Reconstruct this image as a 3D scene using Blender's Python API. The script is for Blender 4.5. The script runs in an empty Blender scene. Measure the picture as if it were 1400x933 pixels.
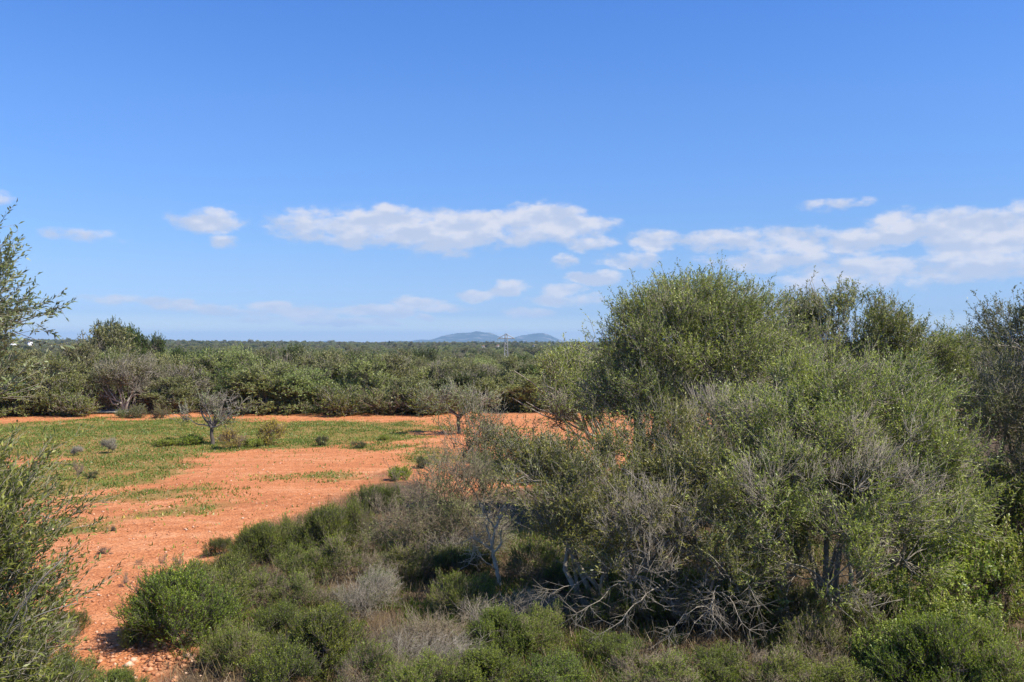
import bpy, math
import numpy as np

# ------------------------------------------------------------------ camera, sky, sun, exposure
SC = bpy.context.scene
COL = SC.collection
H = 4.2            # eye height above the field (m)
F = 1200.0         # focal length measured on the 1400 px wide photograph
HY = 470.0         # row of the horizon
rad = math.radians

cam_d = bpy.data.cameras.new("camera")
cam_d.sensor_width = 36.0
cam_d.lens = 36.0 * F / 1400.0
cam_d.clip_start = 0.05
cam_d.clip_end = 60000.0
cam = bpy.data.objects.new("camera", cam_d)
COL.objects.link(cam)
cam.location = (0, 0, H)
cam.rotation_euler = (rad(90) + math.atan(3.5 / F), 0, 0)
SC.camera = cam

SUN_EL, SUN_AZ = 50.0, 113.0      # azimuth clockwise from the view direction (+Y)
sun_d = bpy.data.lights.new("sun", 'SUN')
sun_d.energy = 5.0
sun_d.angle = rad(0.53)
sun_d.color = (1.0, 0.95, 0.86)
sun = bpy.data.objects.new("sun", sun_d)
COL.objects.link(sun)
sun.rotation_euler = (rad(90 - SUN_EL), 0, rad(180 - SUN_AZ))

SC.view_settings.view_transform = 'Standard'
SC.view_settings.look = 'None'
SC.view_settings.exposure = 0.5
SC.view_settings.gamma = 1.0
SC.render.engine = 'CYCLES'
cy = SC.cycles
cy.max_bounces = 6
cy.diffuse_bounces = 3
cy.glossy_bounces = 2
cy.transmission_bounces = 3
cy.volume_bounces = 0
cy.transparent_max_bounces = 4
cy.use_denoising = True
cy.caustics_reflective = False
cy.caustics_refractive = False


class NT:
    """small helper around a node tree"""
    def __init__(self, tree):
        self.t = tree

    def n(self, kind, **kw):
        nd = self.t.nodes.new(kind)
        for k, v in kw.items():
            setattr(nd, k, v)
        return nd

    def put(self, sock, v):
        if isinstance(v, bpy.types.NodeSocket):
            self.t.links.new(v, sock)
        elif v is not None:
            sock.default_value = v

    def math(self, op, a, b=None, c=None, clamp=False):
        nd = self.n('ShaderNodeMath', operation=op, use_clamp=clamp)
        for i, v in enumerate((a, b, c)):
            if v is not None:
                self.put(nd.inputs[i], v)
        return nd.outputs[0]

    def vmath(self, op, a, b=None, c=None):
        nd = self.n('ShaderNodeVectorMath', operation=op)
        for i, v in enumerate((a, b, c)):
            if v is not None:
                self.put(nd.inputs[i], v)
        return nd.outputs['Value'] if op in ('DOT_PRODUCT', 'LENGTH') else nd.outputs[0]

    def noise(self, vec, scale, detail=4, rough=0.55, dist=0.0):
        nd = self.n('ShaderNodeTexNoise')
        if vec is not None:
            self.put(nd.inputs['Vector'], vec)
        nd.inputs['Scale'].default_value = scale
        nd.inputs['Detail'].default_value = detail
        nd.inputs['Roughness'].default_value = rough
        nd.inputs['Distortion'].default_value = dist
        return nd.outputs['Fac']

    def ramp(self, fac, stops):
        nd = self.n('ShaderNodeValToRGB')
        e = nd.color_ramp.elements
        while len(e) < len(stops):
            e.new(0.5)
        for el, (p, c) in zip(e, stops):
            el.position = p
            el.color = (c[0], c[1], c[2], 1)
        self.put(nd.inputs[0], fac)
        return nd.outputs[0]

    def mix(self, fac, a, b, blend='MIX'):
        nd = self.n('ShaderNodeMix', data_type='RGBA', blend_type=blend)
        self.put(nd.inputs[0], fac)
        for i, v in ((6, a), (7, b)):
            if isinstance(v, tuple):
                v = (v[0], v[1], v[2], 1)
            self.put(nd.inputs[i], v)
        return nd.outputs[2]

    def smooth(self, v, lo, hi, to=(0.0, 1.0)):
        nd = self.n('ShaderNodeMapRange', interpolation_type='SMOOTHSTEP')
        self.put(nd.inputs['Value'], v)
        self.put(nd.inputs['From Min'], lo)
        self.put(nd.inputs['From Max'], hi)
        nd.inputs['To Min'].default_value = to[0]
        nd.inputs['To Max'].default_value = to[1]
        return nd.outputs[0]


def azel(px, py):
    az = math.atan((px - 700) / F)
    el = math.atan((HY - py) / F * math.cos(az))
    return math.degrees(az), math.degrees(el)


# clouds: (px, py, half width px, half height px, weight)
CLOUDS = [
    (425, 310, 55, 22, .75), (500, 312, 60, 26, .95), (535, 300, 50, 20, 1.0), (600, 318, 90, 28, 1.0), (660, 312, 60, 22, .95),
    (690, 300, 35, 14, .9), (745, 300, 55, 22, 1.0), (790, 308, 52, 15, .9), (735, 322, 80, 16, .8), (800, 330, 38, 12, .6),
    (285, 302, 48, 15, .8), (310, 329, 18, 7, .55), (110, 322, 50, 8, .4), (0, 273, 22, 9, .5),
    (770, 356, 22, 9, .6), (862, 356, 38, 11, .7), (895, 330, 36, 14, .85), (985, 328, 60, 15, .75), (815, 379, 36, 10, .7),
    (693, 395, 26, 11, .8), (655, 404, 28, 8, .6), (768, 398, 28, 10, .6), (770, 409, 48, 9, .5), (720, 428, 36, 7, .45),
    (1145, 280, 48, 7, .55), (1090, 330, 70, 17, .75), (1060, 357, 90, 15, .75), (1175, 330, 60, 20, .8), (1240, 315, 60, 22, .95),
    (1310, 315, 90, 26, 1.0), (1390, 318, 80, 28, 1.0), (1180, 366, 95, 16, .85), (1340, 362, 100, 20, .9), (1130, 388, 110, 12, .6),
    (1470, 330, 90, 26, .9), (1560, 350, 80, 18, .8),
    (245, 418, 34, 7, .6), (300, 425, 40, 8, .55), (370, 420, 38, 7, .6), (400, 428, 80, 9, .5), (520, 425, 70, 9, .65),
    (570, 414, 34, 9, .7), (600, 422, 40, 7, .55), (584, 436, 12, 6, .6), (180, 411, 60, 7, .45), (460, 440, 120, 6, .3),
    (-90, 330, 70, 15, .7), (-230, 360, 90, 16, .8),
]

world = bpy.data.worlds.new("World")
SC.world = world
world.use_nodes = True
wt = NT(world.node_tree)
world.node_tree.nodes.clear()
sky = wt.n('ShaderNodeTexSky', sky_type='NISHITA', sun_disc=False)
sky.sun_elevation = rad(SUN_EL)
sky.sun_rotation = rad(SUN_AZ)
sky.altitude = 100
sky.air_density = 1.0
sky.dust_density = 0.1
sky.ozone_density = 2.0
tc = wt.n('ShaderNodeTexCoord')
dirv = wt.vmath('NORMALIZE', tc.outputs['Generated'])
sep = wt.n('ShaderNodeSeparateXYZ')
wt.put(sep.inputs[0], dirv)
DEG = 180 / math.pi
az_n = wt.math('MULTIPLY', wt.math('ARCTAN2', sep.outputs[0], sep.outputs[1]), DEG)
el_n = wt.math('MULTIPLY', wt.math('ARCSINE', sep.outputs[2]), DEG)
comb = wt.n('ShaderNodeCombineXYZ')
wt.put(comb.inputs[0], az_n)
wt.put(comb.inputs[1], el_n)
p2 = comb.outputs[0]
pn = wt.vmath('MULTIPLY', p2, (1.0, 1.9, 1.0))
n_big = wt.noise(pn, 0.62, 10, 0.60, 0.0)
n_lit = wt.noise(wt.vmath('ADD', pn, (0.25, 0.95, 0.0)), 0.50, 3, 0.5, 0.0)
# soft domain warp so the puffs are not ellipses
warp = wt.n('ShaderNodeTexNoise')
warp.inputs['Scale'].default_value = 0.45
warp.inputs['Detail'].default_value = 5
wt.put(warp.inputs['Vector'], pn)
wv = wt.vmath('MULTIPLY', wt.vmath('SUBTRACT', warp.outputs['Color'], (.5, .5, .5)), (2.0, 0.9, 0))
pw = wt.vmath('ADD', p2, wv)
field = top_f = None
for (px, py, hw, hh, wgt) in CLOUDS:
    a, e = azel(px, py)
    wgt = wgt + (0.30 if py > 370 and px < 900 else 0.0)
    ra, re = hw / F * DEG * math.cos(math.radians(a)) ** 2 * 1.25, hh / F * DEG * 1.25
    q = wt.vmath('MULTIPLY_ADD', pw, (1 / ra, 1 / re, 0), (-a / ra, -e / re, 0))
    d2 = wt.vmath('DOT_PRODUCT', q, q)
    v = wt.math('MULTIPLY_ADD', d2, -wgt, wgt)
    field = v if field is None else wt.math('MAXIMUM', field, v)
    q = wt.vmath('ADD', q, (-0.15, -0.55, 0))
    v = wt.math('MULTIPLY_ADD', wt.vmath('DOT_PRODUCT', q, q), -wgt, wgt)
    top_f = v if top_f is None else wt.math('MAXIMUM', top_f, v)
# cloud banks go on round the rest of the horizon
far_noise = wt.noise(wt.vmath('MULTIPLY', p2, (0.07, 0.28, 1.0)), 1.0, 5, 0.55)
absaz = wt.math('ABSOLUTE', az_n)
band = wt.math('MULTIPLY', wt.smooth(absaz, 36.0, 48.0), wt.math('MULTIPLY', wt.smooth(el_n, 1.0, 4.0), wt.smooth(el_n, 16.0, 8.0)))
ring = wt.math('MULTIPLY_ADD', band, wt.math('MULTIPLY_ADD', far_noise, 6.0, -2.1), -1.0)
field = wt.math('MAXIMUM', field, ring)
dens = wt.math('ADD', field, wt.math('MULTIPLY_ADD', n_big, 2.3, -1.20))
alpha = wt.math('MULTIPLY', wt.smooth(dens, -0.10, 0.75), 0.92)
alpha = wt.math('MULTIPLY', alpha, wt.smooth(field, -0.45, 0.20))
n_sh = wt.noise(pn, 0.50, 3, 0.5, 0.0)
lit = wt.smooth(wt.math('ADD', wt.math('SUBTRACT', n_sh, n_lit), wt.math('MULTIPLY', wt.math('SUBTRACT', top_f, field), 0.22)), -0.17, 0.14)
lowfade = wt.smooth(el_n, 1.0, 5.5)
c_cloud = wt.mix(lit, (0.41, 0.46, 0.58), (0.58, 0.58, 0.63))
c_cloud = wt.mix(lowfade, wt.mix(0.4, c_cloud, (0.56, 0.59, 0.66)), c_cloud)
# thin milky veil low in the sky
veil = wt.math('MULTIPLY', wt.smooth(el_n, 4.6, 1.0), wt.smooth(wt.noise(wt.vmath('MULTIPLY', p2, (0.06, 0.5, 1)), 1.0, 4, 0.5), 0.30, 0.70))
SKY_STRENGTH = 0.10
# the clear dry air of the day: deeper blue than the model's, by elevation
AIR = [(0.5, (1.186, 1.181, 1.187)), (1.9, (0.512, 0.663, 1.073)), (4.3, (0.543, 0.679, 1.031)), (6.7, (0.533, 0.713, 1.055)), (10.4, (0.531, 0.772, 1.195)), (14.9, (0.531, 0.820, 1.291)), (20.6, (0.455, 0.818, 1.394))]
air = wt.ramp(wt.math('DIVIDE', el_n, 22.0, clamp=True), [(e / 22.0, tuple(v * 0.5 for v in c_)) for e, c_ in AIR])
sky_lin = wt.mix(1.0, wt.mix(1.0, sky.outputs[0], air, 'MULTIPLY'), (SKY_STRENGTH * 2.0,) * 3, 'MULTIPLY')
col = wt.mix(wt.math('MULTIPLY', veil, 0.20), sky_lin, (0.36, 0.46, 0.62))
col = wt.mix(alpha, col, c_cloud)
bg = wt.n('ShaderNodeBackground')
wt.put(bg.inputs[0], wt.mix(1.0, col, (1 / SKY_STRENGTH,) * 3, 'MULTIPLY'))
bg.inputs[1].default_value = SKY_STRENGTH
wo = wt.n('ShaderNodeOutputWorld')
world.node_tree.links.new(bg.outputs[0], wo.inputs[0])

# ------------------------------------------------------------------ numpy helpers
RNG = np.random.default_rng(7)


def hash2(ix, iy, seed):
    n = (ix.astype(np.int64) * 374761393 + iy.astype(np.int64) * 668265263 + seed * 974711) & 0xffffffff
    n = ((n ^ (n >> 13)) * 1274126177) & 0xffffffff
    return ((n ^ (n >> 16)) & 0xffff) / 65535.0


def vnoise(x, y, seed=0):
    x = np.asarray(x, float)
    y = np.asarray(y, float)
    ix, iy = np.floor(x), np.floor(y)
    fx, fy = x - ix, y - iy
    fx = fx * fx * (3 - 2 * fx)
    fy = fy * fy * (3 - 2 * fy)
    a, b = hash2(ix, iy, seed), hash2(ix + 1, iy, seed)
    c, d = hash2(ix, iy + 1, seed), hash2(ix + 1, iy + 1, seed)
    return (a * (1 - fx) + b * fx) * (1 - fy) + (c * (1 - fx) + d * fx) * fy


def fbm(x, y, seed=0, oct=4):
    s, a, t = 0, 0.5, 0
    for k in range(oct):
        s = s + a * vnoise(x * 2 ** k, y * 2 ** k, seed + k)
        t += a
        a *= 0.55
    return s / t


def sstep(v, lo, hi):
    t = np.clip((v - lo) / (hi - lo), 0, 1)
    return t * t * (3 - 2 * t)


def unit(v):
    return v / np.maximum(np.linalg.norm(v, axis=-1, keepdims=True), 1e-9)


class Geo:
    """collects vertices, faces and a tint per vertex; builds ONE mesh"""
    def __init__(self):
        self.v, self.f, self.t, self.n = [], {3: [], 4: []}, [], 0

    def add(self, V, faces, tint=0.5):
        V = np.asarray(V, float).reshape(-1, 3)
        self.v.append(V)
        self.t.append(np.broadcast_to(np.asarray(tint, float), (len(V),)))
        for fc in faces:
            fc = np.asarray(fc, np.int64)
            if len(fc):
                self.f[fc.shape[1]].append(fc + self.n)
        self.n += len(V)

    def mesh(self, name, mat, smooth=False):
        V = np.concatenate(self.v) if self.v else np.zeros((0, 3))
        me = bpy.data.meshes.new(name)
        f3 = np.concatenate(self.f[3]) if self.f[3] else np.zeros((0, 3), int)
        f4 = np.concatenate(self.f[4]) if self.f[4] else np.zeros((0, 4), int)
        me.vertices.add(len(V))
        me.vertices.foreach_set('co', V.astype(np.float32).ravel())
        loops = np.concatenate([f3.ravel(), f4.ravel()]).astype(np.int32)
        me.loops.add(len(loops))
        me.loops.foreach_set('vertex_index', loops)
        tot = np.concatenate([np.full(len(f3), 3), np.full(len(f4), 4)]).astype(np.int32)
        me.polygons.add(len(tot))
        me.polygons.foreach_set('loop_start', (np.cumsum(tot) - tot).astype(np.int32))
        me.polygons.foreach_set('loop_total', tot)
        if smooth:
            me.polygons.foreach_set('use_smooth', np.ones(len(tot), bool))
        at = me.attributes.new('tint', 'FLOAT', 'POINT')
        at.data.foreach_set('value', (np.concatenate(self.t) if self.t else np.zeros(0)).astype(np.float32))
        me.update(calc_edges=True)
        me.validate()
        for m in (mat if isinstance(mat, (list, tuple)) else [mat]):
            me.materials.append(m)
        return me


def tubes(g, P, R, sides=4, tint=0.5, tip=False):
    """P (n,m,3) centre lines, R (n,m) radii -> swept tubes"""
    P = np.asarray(P, float)
    R = np.asarray(R, float)
    if P.ndim == 2:
        P, R = P[None], R[None]
    n, m, _ = P.shape
    if n == 0:
        return
    T = np.empty_like(P)
    T[:, 1:-1] = P[:, 2:] - P[:, :-2]
    T[:, 0] = P[:, 1] - P[:, 0]
    T[:, -1] = P[:, -1] - P[:, -2]
    T = unit(T)
    ref = np.where(np.abs(T[:, :1, 2:3]) > 0.8, np.array([1.0, 0, 0]), np.array([0, 0, 1.0]))
    U = unit(np.cross(T, np.broadcast_to(ref, T.shape)))
    W = np.cross(T, U)
    ang = np.arange(sides) * 2 * np.pi / sides
    ring = U[:, :, None, :] * np.cos(ang)[None, None, :, None] + W[:, :, None, :] * np.sin(ang)[None, None, :, None]
    V = P[:, :, None, :] + ring * R[:, :, None, None]
    tt = np.asarray(tint, float)
    if tip:
        # last ring drawn together into a point
        V = np.concatenate([V[:, :-1].reshape(n, -1, 3), P[:, -1:]], 1)
        nv = (m - 1) * sides + 1
        i = np.arange(n)[:, None, None] * nv
        j = np.arange(m - 2)[None, :, None] * sides
        k = np.arange(sides)[None, None, :]
        k2 = (k + 1) % sides
        q = np.stack([i + j + k, i + j + k2, i + j + sides + k2, i + j + sides + k], -1).reshape(-1, 4)
        e = (m - 2) * sides
        f = np.stack([i + e + k, i + e + k2, i + nv - 1 + k * 0], -1).reshape(-1, 3)
        g.add(V.reshape(-1, 3), [q, f], np.repeat(tt, nv) if tt.ndim == 1 else tt)
        return
    i = np.arange(n)[:, None, None] * (m * sides)
    j = np.arange(m - 1)[None, :, None] * sides
    k = np.arange(sides)[None, None, :]
    k2 = (k + 1) % sides
    q = np.stack([i + j + k, i + j + k2, i + j + sides + k2, i + j + sides + k], -1).reshape(-1, 4)
    if tt.ndim == 1:
        tt = np.repeat(tt, m * sides)
    g.add(V.reshape(-1, 3), [q], tt)


def leaf_quads(g, B, D, L, W, tint, rng, fold=0.12, face_up=0.9):
    n = len(B)
    if n == 0:
        return
    up = np.array([0, 0, 1.0]) * face_up + rng.normal(0, 0.55, (n, 3))
    U = unit(np.cross(D, up))
    N = np.cross(U, D)
    L = np.broadcast_to(L, (n,))[:, None]
    W = np.broadcast_to(W, (n,))[:, None]
    bend = rng.uniform(-0.05, 0.25, (n, 1)) * L
    v0 = B
    mid = B + D * L * 0.45 + N * L * fold * 0.5
    v1, v3 = mid + U * W * 0.5, mid - U * W * 0.5
    v2 = B + D * L - N * bend
    V = np.stack([v0, v1, v2, v3], 1).reshape(-1, 3)
    q = np.arange(n * 4).reshape(-1, 4)
    g.add(V, [q], np.repeat(np.broadcast_to(tint, (n,)), 4))


def rand_dir(rng, n):
    return unit(rng.normal(0, 1, (n, 3)))


def wiggle_path(rng, a, b, m, amp, sag=0.0):
    """points from a to b (n,3) with a smooth random bow"""
    a, b = np.atleast_2d(a), np.atleast_2d(b)
    n = len(a)
    t = np.linspace(0, 1, m)[None, :, None]
    d = np.linalg.norm(b - a, axis=1)[:, None, None]
    o1 = rng.normal(0, 1, (n, 1, 3)) * amp * d
    o2 = rng.normal(0, 1, (n, 1, 3)) * amp * 0.5 * d
    P = a[:, None] * (1 - t) + b[:, None] * t
    P = P + np.sin(np.pi * t) * o1 + np.sin(2 * np.pi * t) * o2
    P[:, :, 2] += (np.sin(np.pi * t) * sag * d)[:, :, 0]
    return P


PAR = dict(dens=9.0, shoots=14, slen=0.34, leaves=14, llen=0.056, lwid=0.0175, up=0.55, out=0.8, rnd=0.45, sigma=0.09, bare=0.15,
           lean=(0, 0, 0), twig=0.0042, inner=0.5, tint=0.5, tvar=0.18, low=0.6, gaps=0.35, limb=0.045, leaf_out=0.95, side=2, sidebare=3,
           wood_tint=0.5, face=0.9, leafbase=0.12, nl=0, bow=0.07, lump=0.20, per=5)


def grow(rng, lobes, bases, **kw):
    """one shrub or tree: limbs from its base to each lobe, branches to clusters, twigs with leaves. Returns (wood, leaf)."""
    p = dict(PAR)
    p.update(kw)
    wood, leaf = Geo(), Geo()
    bases = np.atleast_2d(np.asarray(bases, float))
    lean = np.asarray(p['lean'], float)
    for lb in lobes:
        c = np.array(lb[0:3], float)
        r = np.array(lb[3:6], float)
        dm = lb[6] if len(lb) > 6 else 1.0
        bare = lb[7] if len(lb) > 7 else p['bare']
        ddir = np.array(lb[8], float) if len(lb) > 8 else None
        ab, ac, bc = r[0] * r[1], r[0] * r[2], r[1] * r[2]
        area = 4 * np.pi * ((ab ** 1.6 + ac ** 1.6 + bc ** 1.6) / 3) ** (1 / 1.6)
        n = max(5, int(area * p['dens'] * dm))
        e = rand_dir(rng, n * 3)
        keep = (e[:, 2] > -0.30) | (rng.random(len(e)) > p['low'])
        ph = rng.uniform(0, 50)
        gap = vnoise(e[:, 0] * 2.2 + ph, e[:, 1] * 2.2 + e[:, 2] * 2.7 + ph, 3)
        keep &= gap > p['gaps'] * rng.random(len(e)) * 1.4
        e = e[keep][:n]
        n = len(e)
        u = (p['inner'] + (1 - p['inner']) * rng.random(n) ** 0.5) * (0.86 + 0.3 * vnoise(e[:, 0] * 3 + ph, e[:, 2] * 3 + e[:, 1] * 2 - ph, 9))
        # clusters gather in lumps, so the crown has bright knots and dark gaps
        ks = max(2, n // p['per'])
        own = rng.integers(0, ks, n)
        C = c + (e * r * u[:, None])[own] + rng.normal(0, p['lump'], (n, 3)) * np.array([1, 1, .8])
        C[:, 2] = np.maximum(C[:, 2], 0.06)
        # limb from the nearest base to the hub of the lobe
        b = bases[np.argmin(np.linalg.norm(bases[:, :2] - c[:2], axis=1))]
        hub = c - np.array([0, 0, 0.35 * r[2]])
        hub[2] = max(hub[2], b[2] + 0.05)
        nl = p['nl'] if p['nl'] else (2 if max(r) > 0.5 else 1)
        for k in range(nl):
            b2 = b + np.append(rng.normal(0, p['limb'] * 1.6, 2), -0.05)
            h2 = hub + rng.normal(0, 0.12, 3) * r
            P = wiggle_path(rng, b2, h2, 7, p['bow'])
            R = np.linspace(p['limb'], p['limb'] * 0.4, 7)[None] * rng.uniform(0.8, 1.15)
            tubes(wood, P, R, 6, p['wood_tint'])
        # nodes half way out, each carrying several clusters
        nn = max(2, n // 7)
        nodes = hub + (C[rng.permutation(n)[:nn]] - hub) * rng.uniform(0.4, 0.65, (nn, 1))
        P = wiggle_path(rng, np.repeat(hub[None], nn, 0), nodes, 5, 0.08)
        tubes(wood, P, np.linspace(p['limb'] * 0.36, p['limb'] * 0.2, 5)[None] * np.ones((nn, 1)), 4, p['wood_tint'])
        dist = np.linalg.norm(C[:, None] - nodes[None], axis=2)
        near = nodes[np.argmin(dist, 1)]
        P = wiggle_path(rng, near, C, 5, 0.09)
        tubes(wood, P, np.linspace(p['limb'] * 0.19, p['twig'] * 1.4, 5)[None] * np.ones((n, 1)), 4, p['wood_tint'])
        # shoots
        ns = p['shoots']
        isbare = (0.65 * rng.random(ks)[own] + 0.35 * rng.random(n)) < (bare if bare in (0, 1) or bare >= .9 else .15 + .7 * bare if bare > .1 else bare * 1.5)
        out = unit(C - (c - np.array([0, 0, 0.5 * r[2]])))
        S = (C[:, None] + rng.normal(0, p['sigma'], (n, ns, 3))).reshape(-1, 3)
        O = np.repeat(out, ns, 0)
        D = O * p['out'] + np.array([0, 0, p['up']]) + rng.normal(0, p['rnd'], O.shape) + lean
        if ddir is not None:
            D = D + ddir
        D = unit(D)
        L = p['slen'] * rng.uniform(0.55, 1.35, len(S))
        bs = np.repeat(isbare, ns)
        cl_t = np.repeat(rng.normal(0, p['tvar'] * 0.7, ks)[own] + rng.normal(0, p['tvar'] * 0.4, n), ns)
        S[:, 2] = np.maximum(S[:, 2], 0.03)
        K = rng.normal(0, 0.16, D.shape) * L[:, None]
        t = np.array([0, .5, 1.0])[None, :, None]
        # start of each shoot tied back toward the cluster centre
        P = S[:, None] + D[:, None] * L[:, None, None] * t + K[:, None] * t * t
        P[:, 0] = S * 0.55 + np.repeat(C, ns, 0) * 0.45
        R = np.array([1.0, .8, .3])[None] * p['twig'] * rng.uniform(.7, 1.3, (len(S), 1))
        wt_ = p['wood_tint'] + rng.normal(0, 0.12, len(S))
        tubes(wood, P, R, 3, wt_, tip=True)
        # side twigs, more of them on the leafless shoots
        for k in range(max(p['side'], p['sidebare'])):
            sel = np.where(bs, k < p['sidebare'], k < p['side'])
            if not sel.any():
                continue
            tt = rng.uniform(0.2, 0.85, sel.sum())[:, None]
            q = S[sel] + D[sel] * L[sel][:, None] * tt + K[sel] * tt * tt
            d2 = unit(D[sel] + rng.normal(0, 0.6, (sel.sum(), 3)))
            l2 = L[sel] * rng.uniform(0.25, 0.6, sel.sum())
            P2 = np.stack([q, q + d2 * l2[:, None]], 1)
            tubes(wood, P2, np.array([[.7, .25]]) * p['twig'] * np.ones((len(q), 1)), 3, wt_[sel], tip=True)
            if p['leaves'] and k < p['side']:
                s3 = ~bs[sel]
                m = 2
                fq = np.repeat(q[s3], m, 0) + np.repeat(d2[s3] * l2[s3][:, None], m, 0) * rng.uniform(.3, 1, (s3.sum() * m, 1))
                fd = unit(np.repeat(d2[s3], m, 0) * p['leaf_out'] + rng.normal(0, .5, (len(fq), 3)))
                leaf_quads(leaf, fq, fd, p['llen'] * rng.uniform(.6, 1.15, len(fq)), p['lwid'] * rng.uniform(.8, 1.2, len(fq)),
                           p['tint'] + np.repeat(cl_t[sel][s3], m) + rng.normal(0, p['tvar'], len(fq)), rng, face_up=p['face'])
        # leaves
        m = p['leaves']
        if m:
            live = np.where(~bs)[0]
            few = np.where(bs)[0]
            few = few[rng.random(len(few)) < 0.12]
            idx = np.concatenate([live, few])
            I = np.repeat(idx, m)
            tt = np.tile((np.arange(m) + 0.5) / m, len(idx)) * (1 - p['leafbase']) + p['leafbase'] + rng.normal(0, .03, len(I))
            q = S[I] + D[I] * (L[I] * tt)[:, None] + K[I] * (tt * tt)[:, None]
            perp = unit(np.cross(D[I], rand_dir(rng, len(I))))
            fd = unit(D[I] * p['leaf_out'] + perp * rng.uniform(.5, 1.0, (len(I), 1)))
            leaf_quads(leaf, q, fd, p['llen'] * rng.uniform(.65, 1.2, len(I)), p['lwid'] * rng.uniform(.75, 1.25, len(I)),
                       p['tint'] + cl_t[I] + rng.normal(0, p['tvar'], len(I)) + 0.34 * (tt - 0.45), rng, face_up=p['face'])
    return wood, leaf


# ------------------------------------------------------------------ materials
def base_mat(name):
    m = bpy.data.materials.new(name)
    m.use_nodes = True
    m.node_tree.nodes.clear()
    t = NT(m.node_tree)
    out = t.n('ShaderNodeOutputMaterial')
    return m, t, out


def tint_of(t):
    return t.n('ShaderNodeAttribute', attribute_name='tint').outputs['Fac']


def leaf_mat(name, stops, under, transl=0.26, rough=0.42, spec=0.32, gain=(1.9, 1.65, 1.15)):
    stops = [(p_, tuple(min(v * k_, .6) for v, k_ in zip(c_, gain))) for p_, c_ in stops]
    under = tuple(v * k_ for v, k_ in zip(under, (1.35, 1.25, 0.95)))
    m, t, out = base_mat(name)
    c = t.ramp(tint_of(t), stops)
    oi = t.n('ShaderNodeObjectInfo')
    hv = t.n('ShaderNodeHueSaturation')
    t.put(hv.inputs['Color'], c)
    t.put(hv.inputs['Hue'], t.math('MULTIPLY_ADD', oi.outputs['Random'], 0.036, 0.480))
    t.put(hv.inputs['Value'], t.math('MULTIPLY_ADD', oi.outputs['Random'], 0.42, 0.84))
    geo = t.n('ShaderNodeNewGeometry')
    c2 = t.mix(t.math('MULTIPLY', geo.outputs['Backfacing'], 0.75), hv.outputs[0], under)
    pb = t.n('ShaderNodeBsdfPrincipled')
    t.put(pb.inputs['Base Color'], c2)
    pb.inputs['Roughness'].default_value = rough
    pb.inputs['Specular IOR Level'].default_value = spec
    tr = t.n('ShaderNodeBsdfTranslucent')
    t.put(tr.inputs[0], t.mix(1.0, hv.outputs[0], (1.25, 1.35, 0.7), 'MULTIPLY'))
    mx = t.n('ShaderNodeMixShader')
    mx.inputs[0].default_value = transl
    m.node_tree.links.new(pb.outputs[0], mx.inputs[1])
    m.node_tree.links.new(tr.outputs[0], mx.inputs[2])
    m.node_tree.links.new(mx.outputs[0], out.inputs[0])
    return m


def wood_mat(name, dark, light, scale=18.0):
    m, t, out = base_mat(name)
    geo = t.n('ShaderNodeTexCoord')
    nz = t.noise(t.vmath('MULTIPLY', geo.outputs['Object'], (1, 1, 0.35)), scale, 4, 0.6)
    f = t.math('ADD', t.math('MULTIPLY', nz, 0.55), t.math('MULTIPLY', tint_of(t), 0.5))
    c = t.ramp(f, [(0.25, dark), (0.8, light)])
    pb = t.n('ShaderNodeBsdfPrincipled')
    t.put(pb.inputs['Base Color'], c)
    pb.inputs['Roughness'].default_value = 0.85
    pb.inputs['Specular IOR Level'].default_value = 0.2
    m.node_tree.links.new(pb.outputs[0], out.inputs[0])
    return m


def plain_mat(name, c, rough=0.8, metal=0.0, var=0.25, scale=3.0):
    m, t, out = base_mat(name)
    tcn = t.n('ShaderNodeTexCoord')
    nz = t.noise(tcn.outputs['Object'], scale, 5, 0.6)
    cc = t.ramp(nz, [(0.3, tuple(v * (1 - var) for v in c)), (0.7, tuple(min(1, v * (1 + var)) for v in c))])
    pb = t.n('ShaderNodeBsdfPrincipled')
    t.put(pb.inputs['Base Color'], cc)
    pb.inputs['Roughness'].default_value = rough
    pb.inputs['Metallic'].default_value = metal
    m.node_tree.links.new(pb.outputs[0], out.inputs[0])
    return m


UNDER = (0.17, 0.19, 0.125)
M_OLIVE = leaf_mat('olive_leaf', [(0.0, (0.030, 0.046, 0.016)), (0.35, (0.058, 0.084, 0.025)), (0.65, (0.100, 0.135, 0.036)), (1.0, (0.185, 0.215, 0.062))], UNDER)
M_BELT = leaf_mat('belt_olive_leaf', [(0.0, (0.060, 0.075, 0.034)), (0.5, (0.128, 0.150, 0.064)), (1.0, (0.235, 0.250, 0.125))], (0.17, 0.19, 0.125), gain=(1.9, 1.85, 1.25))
M_SILVER = leaf_mat('silver_olive_leaf', [(0.0, (0.05, 0.07, 0.035)), (0.5, (0.11, 0.14, 0.07)), (1.0, (0.22, 0.25, 0.15))], (0.26, 0.28, 0.22), 0.25, gain=(1.4, 1.3, 1.1))
M_GREYGREEN = leaf_mat('grey_green_leaf', [(0.0, (0.040, 0.052, 0.026)), (0.5, (0.080, 0.098, 0.045)), (1.0, (0.155, 0.170, 0.085))], (0.17, 0.18, 0.13))
M_DARK = leaf_mat('dark_leaf', [(0.0, (0.018, 0.032, 0.012)), (0.5, (0.040, 0.066, 0.020)), (1.0, (0.085, 0.120, 0.035))], (0.10, 0.12, 0.07))
M_HEATH = leaf_mat('heath_leaf', [(0.0, (0.028, 0.042, 0.010)), (0.5, (0.066, 0.088, 0.018)), (1.0, (0.150, 0.165, 0.036))], (0.08, 0.11, 0.035), 0.36, gain=(2.05, 2.1, 1.0))
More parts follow.
